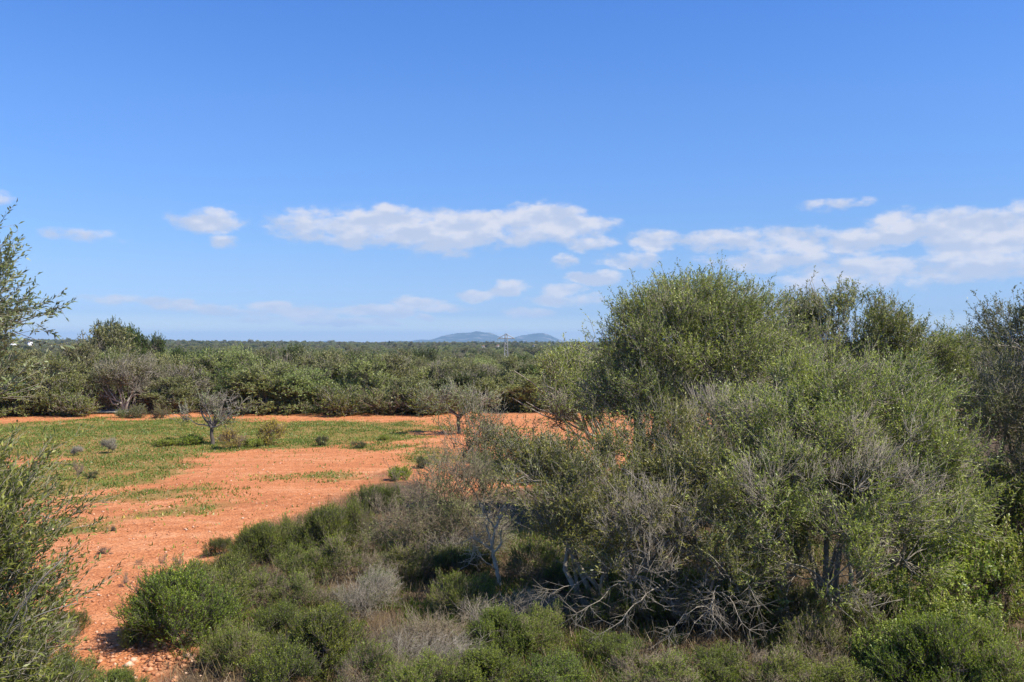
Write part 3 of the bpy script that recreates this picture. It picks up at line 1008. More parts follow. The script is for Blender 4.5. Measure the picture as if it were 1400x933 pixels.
for sy in (-.34, .34):
    tubes(g, np.array([[-2.9, sy, ph - 1.6], [2.9, sy, ph - 1.6]]), np.array([.14, .14]), 4)
    tubes(g, np.array([[-2.7, sy, ph - 1.55], [-.34, sy, ph - .3], [0, sy, ph]]), np.array([.11, .11, .11]), 4)
    tubes(g, np.array([[2.7, sy, ph - 1.55], [.34, sy, ph - .3], [0, sy, ph]]), np.array([.11, .11, .11]), 4)
for x in np.linspace(-2.8, 2.8, 7):
    tubes(g, np.array([[x, -.34, ph - 1.6], [x, .34, ph - 1.6]]), np.array([.06, .06]), 4)
child('crossarm', g.mesh('crossarm', M_STEEL), pyl)
for x in (-2.8, 0.0, 2.8):
    g = Geo()
    zs = np.linspace(0, -.9, 10)
    rr = np.where(np.arange(10) % 2, .16, .06)
    tubes(g, np.stack([np.full(10, x), np.full(10, -.5), ph - 1.6 + zs], 1), rr, 6)
    child('insulator', g.mesh('insulator', M_PORC), pyl)

# tiny white houses far off on the plain
def box(g, c, s):
    c, s = np.array(c, float), np.array(s, float) / 2
    sg = np.array([[-1, -1, -1], [1, -1, -1], [1, 1, -1], [-1, 1, -1], [-1, -1, 1], [1, -1, 1], [1, 1, 1], [-1, 1, 1]])
    g.add(c + sg * s, [np.array([[0, 3, 2, 1], [4, 5, 6, 7], [0, 1, 5, 4], [1, 2, 6, 5], [2, 3, 7, 6], [3, 0, 4, 7]])])


HOUSES = [(660, 474.5, 4, 2.0, 'low white house farthest from the pylon, below the main peak'), (680, 473.6, 4.5, 2.4, 'white house just beside the pylon on the skyline'),
          (731, 473.2, 5, 2.4, 'white house below the smaller rounded mountain'), (782, 474, 5, 1.6, 'low pale house beside the tall white block'),
          (790, 473.6, 3, 3.4, 'tall white block on the skyline next to the big wild olive'), (18, 470, 6, 2.2, 'long white farmhouse on the skyline behind the silver branch'),
          (41, 468.5, 3.5, 2.2, 'small white house near the silver olive branch on the skyline')]
for (px, py, wpx, hpx, lab) in HOUSES:
    d = 900.0
    x = (px - 700) / F * d
    zc = H - (py - HY) * d / F
    zg = float(ground_z(x, d))
    wm, top = wpx * d / F, zc + hpx * d / F / 2
    hm = top - zg
    r = empty('white_house', (x, d, zg), lab, 'house', 'white houses on the skyline')
    g = Geo()
    box(g, (0, 0, hm / 2 - .2), (wm, 5, hm + .4))
    child('wall', g.mesh('house_wall', M_WHITE), r)
    g = Geo()
    hx, hy_ = wm / 2 + .25, 2.8
    g.add([(-hx, -hy_, hm), (hx, -hy_, hm), (hx, hy_, hm), (-hx, hy_, hm), (-hx, 0, hm + .5), (hx, 0, hm + .5)], [np.array([[0, 1, 5, 4], [2, 3, 4, 5], [0, 3, 2, 1]]), np.array([[0, 4, 3], [1, 2, 5]])])
    child('roof', g.mesh('house_roof', M_ROOF), r)
    for wx_ in (-.28, .28):
        g = Geo()
        box(g, (wx_ * wm, -2.51, hm - 1.1), (.8, .08, .9))
        child('window', g.mesh('house_window', M_PANE), r)

# ------------------------------------------------------------------ the red field: almond trees, weeds, grass, stones
def almond(seed, rootpx, d, height, wid, lobes, label, fork, leaves, tint, bark=W_WHITE):
    rng = np.random.default_rng(seed)
    x = (rootpx - 700) / F * d
    z = float(ground_z(x, d))
    w, l = grow(rng, [(a * wid, b * wid, c * height, ra * wid, rb * wid, rc * height) + tuple(rest) for (a, b, c, ra, rb, rc, *rest) in lobes],
                [(0, 0, fork * height)], dens=4.6, nl=1, shoots=5, slen=.34, leaves=leaves, llen=.065, lwid=.026, sigma=.13, twig=.010, side=2, sidebare=3, limb=.04, bare=.35,
                low=.3, gaps=.45, up=.5, out=.9, tint=tint, tvar=.22, lump=.12)
    tk = Geo()
    zt = fork * height
    tubes(tk, np.array([[.02, 0, -.1], [.03, 0, .25 * zt], [-.03, .01, .55 * zt], [.01, 0, zt]]), np.array([.105, .085, .075, .085]), 8)
    for s in (-1, 1):
        tubes(tk, np.array([[0, 0, zt * .9], [s * .12 * wid, .02, zt * 1.18], [s * .2 * wid, 0, zt * 1.3], [s * .33 * wid, .05, zt * 1.62], [s * .4 * wid, .1, zt * 1.95]]),
              np.array([.075, .06, .055, .04, .02]), 7)
    tubes(tk, np.array([[0, 0, zt * .95], [.05 * wid, .12 * wid, zt * 1.4], [.0, .2 * wid, zt * 1.9]]), np.array([.06, .045, .02]), 7)
    r = empty('almond_tree', (x, d, z), label, 'tree', 'sparse almond trees in the red field')
    child('trunk', tk.mesh('almond_trunk', W_DARK), r)
    child('branches', w.mesh('almond_branches', bark), r)
    child('crown', l.mesh('almond_crown', M_ALMOND), r)
    return r


almond(31, 290, 36.0, 2.15, 1.28,
       [(-.70, 0, .52, .38, .5, .12, .9), (-.35, .1, .66, .40, .5, .14, .8), (.62, 0, .58, .42, .5, .15, 1.0), (.15, .1, .66, .45, .5, .16, .8), (.35, 0, .86, .16, .3, .14, .7, .85), (-.25, 0, .80, .22, .3, .10, .5, .6), (.85, 0, .72, .2, .3, .1, .6)],
       'sparse grey almond tree with a forked dark trunk in the green patch', .36, 12, .52)
almond(32, 627, 41.0, 2.12, 1.8,
       [(-.62, 0, .72, .42, .5, .17, 1.2), (.0, .1, .78, .5, .55, .17, 1.2), (.52, 0, .73, .50, .5, .17, 1.2), (-.3, -.1, .82, .4, .4, .13, 1.0), (.28, -.1, .84, .4, .4, .12, 1.0)],
       'fuller pale flat-topped almond tree on the far red strip', .40, 24, .62)


def weed_variant(seed, lobes, leafm, woodm, **kw):
    rng = np.random.default_rng(seed)
    a = dict(dens=26, shoots=8, slen=.22, leaves=7, llen=.06, lwid=.018, sigma=.06, twig=.006, side=1, sidebare=2, limb=.014, lump=.06, per=4, bare=.15, low=.5, up=.9, out=.7, gaps=.3)
    a.update(kw)
    w, l = grow(rng, lobes, [(0, 0, 0)], **a)
    return [('stems', w.mesh('weed_stems', woodm)), ('foliage', l.mesh('weed_foliage', leafm))]


# each about 1 m wide and 0.7 m high
WV = {
    'yellow': weed_variant(41, [(0, 0, .35, .45, .45, .32), (.1, 0, .5, .3, .3, .2)], M_YELLOW, W_WARM, tint=.8),
    'brown': weed_variant(42, [(0, 0, .33, .45, .45, .3), (0, 0, .5, .28, .28, .18)], M_YELLOW, W_WARM, bare=.5, tint=.75),
    'dark': weed_variant(43, [(0, 0, .3, .42, .42, .3), (.2, .1, .42, .25, .25, .22)], M_DARK, W_DARK, tint=.55),
    'silver': weed_variant(44, [(0, 0, .33, .4, .4, .34)], M_SILVER, W_WHITE, bare=.8, tint=.95, up=1.0, shoots=14, sidebare=3),
    'leafy': weed_variant(45, [(0, 0, .22, .5, .4, .2), (.4, 0, .2, .3, .3, .18), (-.4, .1, .18, .3, .3, .16)], M_HEATH, W_WARM, bare=.02, tint=.85, lwid=.03),
    'wisp': weed_variant(46, [(0, 0, .4, .14, .14, .34)], M_HEATH, W_WARM, bare=.4, tint=.5, up=1.6, dens=30),
    'dead': weed_variant(47, [(0, 0, .16, .5, .3, .15)], M_STRAW, W_DARK, bare=.9, tint=.3, up=.3, out=1.2),
}
WEEDS = [
    (316, 615, 34, 'brown', 1.0, 'round shrublet with yellow top and brown base beside the almond trunk'),
    (372, 609, 38, 'yellow', 1.0, 'bright yellow-green bush standing free in the green patch'),
    (149, 619, 22, 'silver', 1.3, 'silvery white thistle-like tuft in the grass'),
    (106, 622, 18, 'silver', 1.0, 'faint greyer tuft next to the silvery white one'),
    (440, 610, 16, 'dark', 1.1, 'small dark weed at the edge of the bare red soil'),
    (491, 613, 18, 'dark', .7, 'low dark weed on the bare soil farthest along the grass edge'),
    (228, 609, 30, 'leafy', .55, 'low leafy green clump farther from the almond trunk'),
    (262, 608, 34, 'leafy', .6, 'leafy green clump in the shade of the almond tree'),
    (342, 612, 24, 'leafy', .8, 'bright green leafy weed between the two yellowish bushes'),
    (525, 601, 14, 'leafy', .8, 'little green weed on the far red strip'),
    (108, 655, 13, 'wisp', 1.2, 'thin dark upright weed near the olive sprays'),
    (125, 653, 16, 'dark', .8, 'small squat dark weed in the thin grass'),
    (172, 802, 10, 'wisp', 1.1, 'lone upright dry seedling on the bare red path'),
    (222, 776, 9, 'wisp', 1.2, 'taller thin seedling on the red path'),
    (243, 777, 9, 'wisp', 1.0, 'pale thin seedling beside the small round shrublets'),
    (190, 773, 8, 'wisp', .7, 'tiny green seedling on the red path'),
    (224, 790, 16, 'dark', .8, 'small round dark shrublet on the red path'),
    (240, 788, 10, 'leafy', 1.0, 'tiny green tuft beside the small round dark shrublet'),
    (268, 785, 18, 'leafy', 1.8, 'bright green upright shrublet at the corner of the scrub'),
    (145, 760, 22, 'dead', 1.0, 'flat dead dark twigs lying on the red soil'),
    (150, 728, 14, 'dead', 1.2, 'small grey dry weed between the grass strips'),
    (660, 640, 22, 'dark', 1.2, 'dark weed on the red soil behind the sparse young olive'),
    (735, 622, 22, 'leafy', 1.3, 'green weed below the crown of the leaning olive'),
    (770, 640, 30, 'dark', 1.0, 'dark green weed on the red soil before the leaning trunk'),
    (700, 612, 20, 'leafy', 1.0, 'low green weed on red soil beside the young olive'),
    (790, 655, 34, 'leafy', 1.4, 'bushy green weed at the foot of the leaning trunk'),
    (730, 660, 40, 'dark', 1.3, 'broad dark weed nearest the front bush on the red soil'),
    (575, 640, 20, 'dark', 1.0, 'small dark weed at the tip of the scrub'),
    (545, 655, 26, 'leafy', 1.2, 'green weed on the soil at the tip of the scrub'),
]
for (px, py, wd, var, hs, lab) in WEEDS:
    d = H * F / (py - HY)
    x = (px - 700) / F * d
    s = wd / F * d / (1.05 if var not in ('wisp',) else .45)
    plant('weed', WV[var], (x, d, float(ground_z(x, d)) - 0.01), lab, 'weed', 'weeds and shrublets in the red field', rz=float(RNG.uniform(0, 6.28)), sc=(s, s, s * hs))


def blades(name, x, y, hmin, hmax, wid, tint, mat, lean=0.35, per=3, spread=.05):
    n = len(x)
    x, y = np.repeat(x, per), np.repeat(y, per)
    x = x + RNG.normal(0, spread, len(x))
    y = y + RNG.normal(0, spread, len(y))
    z = ground_z(x, y) - 0.01
    D = unit(np.stack([RNG.normal(0, lean, len(x)), RNG.normal(0, lean, len(x)), np.ones(len(x))], 1))
    hh = RNG.uniform(hmin, hmax, len(x))
    U = unit(np.stack([RNG.normal(0, 1, len(x)), RNG.normal(0, 1, len(x)), np.zeros(len(x))], 1))
    ww = (wid * RNG.uniform(.6, 1.3, len(x)))[:, None]
    B = np.stack([x, y, z], 1)
    V = np.stack([B - U * ww / 2, B + U * ww / 2, B + D * hh[:, None]], 1).reshape(-1, 3)
    g = Geo()
    tt = np.repeat(np.broadcast_to(tint, (n,)), per) + RNG.normal(0, .14, len(x))
    g.add(V, [np.arange(len(x) * 3).reshape(-1, 3)], np.repeat(tt, 3))
    return setting(name, g.mesh(name, mat), 'stuff')


n = 330000
ux = RNG.uniform(-34, 8, n)
uy = 16 + (52.5 - 16) * RNG.random(n) ** 0.9
gm, lm = field_masks(ux, uy)
keep = (RNG.random(n) < gm * (0.06 + 0.12 * gm + 0.42 * sstep(fbm(ux / 1.1, uy / 1.1, 73, 3), .38, .62)) + 0.016) & (lm < 0.5)
ux, uy, gm = ux[keep][:62000], uy[keep][:62000], gm[keep][:62000]
go_ = blades('grass', ux, uy, .03, .11, .05, 0.40 + 0.30 * (1 - gm) + 0.9 * (fbm(ux / 3, uy / 3, 71, 3) - .5), M_GRASS, .55, 2, .06)
go_['label'] = 'thin green and yellowing grass over the red field'

# stones and clods
def stones(name, x, y, smin, smax, tint, mat):
    n = len(x)
    oc = np.array([[1, 0, 0], [-1, 0, 0], [0, 1, 0], [0, -1, 0], [0, 0, 1], [0, 0, -1]], float)
    fc = np.array([[0, 2, 4], [2, 1, 4], [1, 3, 4], [3, 0, 4], [2, 0, 5], [1, 2, 5], [3, 1, 5], [0, 3, 5]])
    s = smin + (smax - smin) * RNG.random(n) ** 3
    V = oc[None] * RNG.uniform(.6, 1.25, (n, 6, 1)) * np.array([1, .8, .55]) + RNG.normal(0, .12, (n, 6, 3))
    a = RNG.uniform(0, 6.28, n)
    ca, sa = np.cos(a)[:, None], np.sin(a)[:, None]
    V = np.stack([V[:, :, 0] * ca - V[:, :, 1] * sa, V[:, :, 0] * sa + V[:, :, 1] * ca, V[:, :, 2]], 2) * s[:, None, None]
    V = V + np.stack([x, y, ground_z(x, y) + s * .15], 1)[:, None]
    F_ = (fc[None] + (np.arange(n) * 6)[:, None, None]).reshape(-1, 3)
    g = Geo()
    g.add(V.reshape(-1, 3), [F_], np.repeat(np.clip(tint + RNG.normal(0, .30, n), -1, .85), 6))
    return setting(name, g.mesh(name, mat), 'stuff')


m, t, out = base_mat('stone')
c = t.ramp(tint_of(t), [(0.0, (0.42, 0.165, 0.07)), (0.45, (0.60, 0.28, 0.13)), (1.0, (0.72, 0.52, 0.37))])
pb = t.n('ShaderNodeBsdfPrincipled')
t.put(pb.inputs['Base Color'], c)
pb.inputs['Roughness'].default_value = .95
m.node_tree.links.new(pb.outputs[0], out.inputs[0])
M_STONE = m
n = 60000
yy = 9.5 + 30 * RNG.random(n) ** 1.6
xx = -0.62 * yy + RNG.random(n) * 0.62 * yy
gm, lm = field_masks(xx, yy)
k = (lm < .45) & (RNG.random(n) < .25 + .5 * (fbm(xx / 1.3, yy / 1.3, 77, 3) > .5))
stones('gravel', xx[k][:7500], yy[k][:7500], .010, .050, .26, M_STONE)['label'] = 'loose stones and clods on the red soil'
n = 520
cx_, cy_ = -4.75, 12.1
xx, yy = cx_ + RNG.normal(0, .55, n), cy_ + RNG.normal(0, .65, n)
stones('rubble', xx, yy, .015, .08, .30, M_STONE)['label'] = 'pale rubble at the foot of the scrub beside the path'

# ------------------------------------------------------------------ foreground scrub: litter, dry grass
n = 120000
yy = 8.5 + 15 * RNG.random(n)
xx = (-0.45 + 1.2 * RNG.random(n)) * yy
gm, lm = field_masks(xx, yy)
k = lm > .5
xx, yy = xx[k][:18000], yy[k][:18000]
so = blades('dry_grass', xx, yy, .10, .42, .012, .40 + .5 * (fbm(xx / 1.2, yy / 1.2, 81, 3) - .5), M_STRAW, .7, 3, .07)
so['label'] = 'dry straw-coloured grass between the shrubs'
n = 90000
yy = 8.5 + 11 * RNG.random(n)
xx = (-0.40 + 1.1 * RNG.random(n)) * yy
gm, lm = field_masks(xx, yy)
k = (lm > .5) & (fbm(xx / 1.0, yy / 1.0, 91, 3) > .48)
xx, yy = xx[k][:16000], yy[k][:16000]
so = blades('undergrowth', xx, yy, .06, .24, .022, .5 + .5 * (fbm(xx / .8, yy / .8, 93, 3) - .5), M_HEATH, .6, 3, .06)
so['label'] = 'low green undergrowth between the shrubs'

# heath shrub variants, each about 1.2 m wide and 0.75 m high


def shrub_variant(seed, lobes, leafm, woodm, **kw):
    rng = np.random.default_rng(seed)
    a = dict(dens=38, shoots=14, slen=.125, leaves=12, llen=.026, lwid=.0085, lump=.06, per=3, sigma=.055, twig=.003, side=1, sidebare=2, limb=.016, bare=.10, low=.55, up=.9, out=.75,
             gaps=.35, rnd=.35, inner=.65, tvar=.17)
    a.update(kw)
    w, l = grow(rng, lobes, [(0, 0, 0), (.15, .1, 0), (-.15, -.05, 0)], **a)
    return [('stems', w.mesh('shrub_stems', woodm)), ('foliage', l.mesh('shrub_foliage', leafm))]


SV = {
    'heath': shrub_variant(51, [(0, 0, .38, .42, .42, .32), (.35, .1, .33, .3, .3, .28), (-.35, 0, .32, .3, .3, .26), (.05, -.3, .28, .35, .25, .24), (.1, .05, .55, .25, .25, .2)], M_HEATH, W_DARK, tint=.62),
    'heath_b': shrub_variant(52, [(0, 0, .34, .38, .4, .3), (.38, 0, .4, .26, .28, .3), (-.3, .1, .42, .28, .28, .3), (-.1, -.3, .25, .35, .25, .2)], M_HEATH, W_BRUSH, bare=.14, tint=.68),
    'heath_c': shrub_variant(53, [(0, 0, .3, .5, .4, .28), (.45, .05, .26, .3, .3, .22), (-.42, 0, .27, .3, .28, .24)], M_HEATH, W_DARK, bare=.15, tint=.5, up=1.2),
    'sparse': shrub_variant(54, [(0, 0, .36, .42, .4, .32), (.3, 0, .3, .3, .3, .26), (-.3, 0, .3, .3, .3, .28)], M_HEATH, W_BRUSH, bare=.45, dens=26, sidebare=4, tint=.6),
    'brush': shrub_variant(55, [(0, 0, .32, .5, .42, .28), (.4, .1, .26, .32, .3, .22), (-.4, 0, .26, .32, .3, .22)], M_HEATH, W_GREY, bare=.75, dens=17, sidebare=4, slen=.27, up=.5, rnd=.8, sigma=.11, twig=.0024, leaves=9),
    'pale': shrub_variant(56, [(0, 0, .24, .5, .42, .2), (.35, .1, .2, .32, .3, .16), (-.4, 0, .2, .32, .3, .16)], M_STRAW, W_BRUSH, bare=.9, dens=13, sidebare=5, slen=.36, up=.1, rnd=.9, sigma=.12, twig=.004),
    'lime': shrub_variant(57, [(0, 0, .4, .4, .4, .34), (.32, 0, .34, .3, .3, .3), (-.32, 0, .32, .3, .3, .28), (0, -.25, .25, .35, .25, .22)], M_LIME, W_WARM, bare=.08, dens=22, shoots=7, slen=.17,
                          leaves=11, llen=.042, lwid=.020, tint=.5, tvar=.22, leaf_out=.35, leafbase=.45, twig=.004),
}
# (px, base py, width px, height px, variant, label)
FS = [
    (222, 892, 150, 108, 'heath', 'largest dense dark green mound standing alone beside the red path'),
    (186, 886, 52, 48, 'heath_c', 'darker low lobe of scrub at the path edge of the large mound'),
    (280, 858, 100, 92, 'heath_b', 'bushy green shrub touching the back of the large mound'),
    (310, 815, 80, 56, 'heath', 'small green shrub capping the mound behind the red path'),
    (348, 776, 66, 58, 'heath', 'round green shrub in front of the bank of bare red earth'),
    (378, 768, 60, 60, 'heath_b', 'taller green shrub shading the bank of bare red earth'),
    (297, 762, 32, 34, 'heath_c', 'smallest round shrub out on the red soil'),
    (438, 772, 80, 78, 'heath', 'bright green shrub at the corner between red soil and grey scrub'),
    (470, 750, 62, 66, 'heath_b', 'green shrub just behind the corner shrub of the red soil'),
    (512, 706, 56, 52, 'heath_c', 'dark green shrub tip poking out over the red soil'),
    (410, 802, 60, 56, 'heath_b', 'yellowish-green shrub below the bank of bare red earth'),
    (352, 835, 88, 58, 'sparse', 'grey-green thin shrub behind the pale feathery dry clump'),
    (420, 840, 76, 62, 'sparse', 'pale feathery dry clump amid the grey scrub'),
    (372, 880, 86, 66, 'heath_c', 'olive-green shrub below the pale feathery dry clump'),
    (312, 920, 92, 66, 'heath_b', 'green shrub beside the pale rubble'),
    (435, 925, 120, 92, 'heath', 'bright green spreading shrub at the bottom of the scrub'),
    (380, 965, 130, 90, 'heath_c', 'green shrub cut by the lower edge below the pale rubble'),
    (500, 955, 96, 80, 'sparse', 'greyish shrub at the lower edge beside the bright spreading shrub'),
    (500, 842, 80, 66, 'brush', 'grey leafless brush behind the bleached twig pile'),
    (470, 800, 90, 70, 'sparse', 'thin grey-green brush beside the bright corner shrub'),
    (560, 800, 90, 60, 'sparse', 'thin grey-green brush below the pocket of red earth'),
    (515, 825, 64, 50, 'heath_c', 'green tuft growing through the grey leafless brush'),
    (530, 905, 90, 46, 'pale', 'smaller bleached twig pile beside the bright spreading shrub'),
    (600, 895, 110, 55, 'pale', 'tangled heap of bleached dead branches at the middle of the scrub'),
    (590, 935, 110, 70, 'brush', 'grey brush in front of the bleached dead branches'),
    (635, 845, 80, 62, 'heath_b', 'dull green shrub in the shade below the dead white-stemmed tree'),
    (700, 868, 110, 56, 'brush', 'shaded dead brush before the dark hollow'),
    (682, 905, 86, 72, 'heath', 'bright green shrub before the dead brush of the dark hollow'),
    (735, 900, 84, 66, 'heath_b', 'green shrub next to the fallen pale branches of the big bush'),
    (665, 958, 120, 62, 'heath', 'yellow-green low shrub cut by the lower edge'),
    (570, 972, 110, 70, 'heath_b', 'green shrub at the lower edge in front of grey brush'),
    (760, 955, 120, 60, 'heath_c', 'dull green shrub at the lower edge below the big bush'),
    (845, 915, 90, 52, 'heath_c', 'green tufts under the drooping dead branches of the big bush'),
    (900, 960, 140, 70, 'sparse', 'brownish thin shrub at the lower edge before the big bush'),
    (990, 935, 110, 50, 'heath_c', 'low green growth at the foot of the big bush centre'),
    (1060, 955, 130, 76, 'sparse', 'pale thin shrub with bleached stems at the lower edge'),
    (1130, 930, 120, 90, 'sparse', 'thin greenish shrub beneath the grey side of the big bush'),
    (1140, 965, 120, 60, 'heath_b', 'green low shrub at the lower edge beside the broad-leaved shrubs'),
    (1205, 905, 110, 96, 'sparse', 'dry thin shrub between the big bush and the broad-leaved shrubs'),
    (1290, 965, 150, 120, 'heath', 'dense fine dark green shrub in the lower corner'),
    (1380, 975, 150, 110, 'heath_b', 'dense fine green shrub at the very corner of the view'),
    (1245, 890, 120, 110, 'lime', 'broad-leaved lime shrub nearest the thin dry stems'),
    (1230, 940, 100, 90, 'lime', 'brightest broad-leaved lime shrub low in the corner'),
    (1320, 860, 140, 130, 'lime', 'broad-leaved shrub with pale leaf rosettes below the deep shade'),
    (1390, 850, 130, 140, 'lime', 'broad-leaved shrub with rosettes at the picture edge'),
    (1300, 790, 120, 110, 'lime', 'broad-leaved shrub climbing against the side of the big bush'),
    (1380, 750, 130, 120, 'lime', 'darker broad-leaved shrub under the grey tree at the edge'),
    (1330, 920, 120, 100, 'lime', 'broad-leaved shrub behind the dense fine dark shrub'),
    (84, 872, 46, 46, 'heath_c', 'small green shrub beside the path under the olive sprays'),
    (85, 962, 90, 55, 'heath_b', 'green low shrub at the lower edge beneath the olive sprays'),
    (155, 962, 70, 46, 'heath', 'green tuft at the lower edge at the mouth of the path'),
    (55, 985, 110, 100, 'heath_c', 'olive-brown shrub in the lower corner under the olive sprays'),
    (735, 808, 100, 66, 'sparse', 'shaded thin shrub beside the dead white-stemmed tree'),
    (790, 822, 100, 60, 'heath_c', 'dark shaded shrub under the sprawling lower bush'),
    (622, 800, 90, 62, 'heath_c', 'dull dark green shrub at the edge of the dark hollow'),
    (640, 770, 100, 60, 'brush', 'shaded grey brush at the back of the dark hollow'),
    (815, 862, 100, 66, 'sparse', 'thin brush in the shade under the first drooping dead boughs'),
    (890, 858, 100, 76, 'heath_b', 'shaded green shrub among the stems of the sprawling lower bush'),
    (960, 862, 110, 80, 'sparse', 'thin brush in the shade between the two big bushes'),
    (1040, 866, 110, 80, 'heath_c', 'shaded dull shrub among the stems of the huge domed bush'),
    (1110, 880, 110, 80, 'sparse', 'thin brush in front of the stems of the huge domed bush'),
    (30, 930, 120, 110, 'sparse', 'twiggy shrub hidden behind the olive sprays'),
]
for (px, py, wd, ht, var, lab) in FS:
    d = H * F / (py - HY)
    x = (px - 700) / F * d
    s = wd / F * d / 1.15
    # looked down on, a mound shows its far half too: about a third of the drawn height is its depth
    hs = max(ht / F * d * 0.80, .25) / .72
    nm = {'brush': 'dry_brush', 'pale': 'dead_branches', 'lime': 'broad_leaved_shrub'}.get(var, 'heath_shrub')
    plant(nm, SV[var], (x, d + s * .3, float(ground_z(x, d)) - .02), lab, 'brush' if var in ('brush', 'pale') else 'shrub',
          'low shrubs and brush of the foreground scrub', rz=float(RNG.uniform(0, 6.28)), sc=(s, s, hs))

# ------------------------------------------------------------------ foreground wild olives
def lobes_px(L, root):
    out = []
    for (px, py, d, rx, rz, ry, *rest) in L:
        c = PX(px, py, d) - root
        out.append((c[0], c[1], c[2], rx / F * d, ry, rz / F * d) + tuple(rest))
    return out


def wild_olive(name, seed, rootpx, rootd, L, label, cat='tree', leafm=M_OLIVE, woodm=W_GREY, bases=((0, 0),), group=None, extra=None, **kw):
    rng = np.random.default_rng(seed)
    x = (rootpx - 700) / F * rootd
    root = np.array([x, rootd, float(ground_z(x, rootd))])
    w, l = grow(rng, lobes_px(L, root), [(a, b, 0.0) for a, b in bases], **kw)
    r = empty(name, root, label, cat, group)
    if extra:
        extra(rng, w, root)
    child('trunk', w.mesh(name + '_trunk', woodm), r)
    if l.n:
        child('crown', l.mesh(name + '_crown', leafm), r)
    return r


WO = 'wild olives of the foreground'
# big dome, right of centre
wild_olive('wild_olive_bush', 61, 1110, 13.6, [
    (1080, 625, 14.2, 120, 85, 1.3, 1.0, .42), (1180, 625, 14.2, 105, 90, 1.3, 1.1, .10), (1255, 680, 13.8, 75, 70, 1.0, 1.1, .15),
    (1120, 700, 13.0, 150, 85, 1.2, .9, .48), (1215, 720, 12.8, 110, 75, 1.0, .9, .48), (1015, 665, 13.6, 80, 75, 1.0, 1.0, .2),
    (1130, 780, 12.5, 110, 60, .8, .8, .5), (1170, 545, 15.0, 85, 42, 1.2, 1.0, .1), (1075, 545, 15.2, 75, 42, 1.1, .9, .3), (1010, 590, 14.8, 50, 40, .8, .8, .75)],
    'huge domed wild olive bush with a grey twiggy flank filling the foreground', 'bush', group=WO,
    bases=((0, 0), (.5, .2), (-.5, .1), (1.0, 0), (.2, -.4)), dens=6.4, shoots=15, leaves=13, slen=.34, bare=.20, tint=.74, side=1, sidebare=3, rnd=.42, inner=.70, lump=.20, limb=.05)
# lower bush in front of it toward the middle
def droop(rng, w, root):
    # dead pale boughs hanging out of the skirt of the bush
    for (a, b, d1) in [((880, 800), (790, 838), 11.9), ((850, 775), (750, 806), 12.2), ((900, 805), (815, 868), 11.7), ((980, 820), (915, 870), 11.6), ((975, 815), (1000, 872), 11.5),
                       ((960, 810), (1050, 862), 11.6), ((985, 800), (950, 850), 11.5), ((850, 640), (925, 700), 12.6), ((1000, 770), (1040, 830), 11.7)]:
        A, B = PX(a[0], a[1], d1 + .8) - root, PX(b[0], b[1], d1) - root
        B[2] = max(B[2], .05)
        Pm = wiggle_path(rng, A, B, 10, .08, .06)
        Pm[0] += rng.normal(0, .012, Pm[0].shape)
        tubes(w, Pm, np.linspace(.010, .003, 10)[None], 5, .5)
        for k in range(24):
            i = rng.integers(2, 10)
            s = Pm[0, i]
            dd = unit((B - A) / np.linalg.norm(B - A) + rng.normal(0, .85, 3) + np.array([0, 0, -.25]))
            l_ = rng.uniform(.12, .42)
            mid = s + dd * l_ * .5 + rng.normal(0, .03, 3)
            tubes(w, np.array([s, mid, s + dd * l_ + rng.normal(0, .07, 3)]), np.array([.0038, .003, .001]), 3, rng.uniform(.2, .7))
            for q in range(2):
                d3 = unit(dd + rng.normal(0, .8, 3))
                tubes(w, np.array([mid, mid + d3 * l_ * .5]), np.array([.0025, .001]), 3, rng.uniform(.2, .7))


wild_olive('wild_olive_bush', 62, 880, 13.4, [
    (915, 630, 14.6, 75, 45, .9, 1.1, .06), (800, 680, 14.0, 95, 48, 1.0, 1.2, .12), (905, 700, 13.2, 105, 65, .9, 1.0, .25), (745, 662, 14.4, 45, 32, .6, 1.1, .1),
    (985, 750, 12.8, 85, 60, .9, .8, .4), (865, 775, 12.7, 65, 45, .7, .7, .6), (830, 728, 13.4, 60, 35, .6, .8, .4), (770, 725, 13.7, 55, 36, .7, .9, .35), (970, 655, 14.2, 60, 45, .8, 1.0, .1),
    (850, 632, 15.4, 55, 28, .7, .9, .2)],
    'sprawling lower wild olive bush with dead branches drooping from its skirt', 'bush', group=WO, extra=droop,
    bases=((0, 0), (.5, .2), (-.5, .1)), dens=6.8, shoots=14, leaves=13, slen=.33, tint=.72, sidebare=3, inner=.68, limb=.045, rnd=.42)
wild_olive('wild_olive_tree', 63, 930, 20.0, [
    (935, 480, 20, 98, 62, 1.6, 1.1, .06), (1000, 447, 20.5, 72, 44, 1.2, 1.2, .04), (866, 488, 19.5, 44, 52, .9, 1.2, .12), (900, 545, 19.2, 85, 52, 1.2, .9, .4),
    (1030, 510, 19.8, 70, 55, 1.2, 1.0, .06), (908, 446, 20.3, 55, 34, 1.0, 1.3, .05), (955, 436, 20.4, 62, 38, 1.2, 1.3, .05), (960, 570, 18.8, 80, 45, 1.0, .7, .5), (862, 548, 19.3, 44, 48, .9, 1.1, .25)],
    'tallest wild olive with a broad domed crown rising against the sky', group=WO,
    bases=((0, 0), (.4, .1), (-.5, 0), (.9, .2)), dens=4.9, per=3, shoots=13, leaves=11, slen=.34, llen=.064, lwid=.022, twig=.005, tint=.68, sidebare=3, rnd=.42, limb=.075, sigma=.18, gaps=.2)
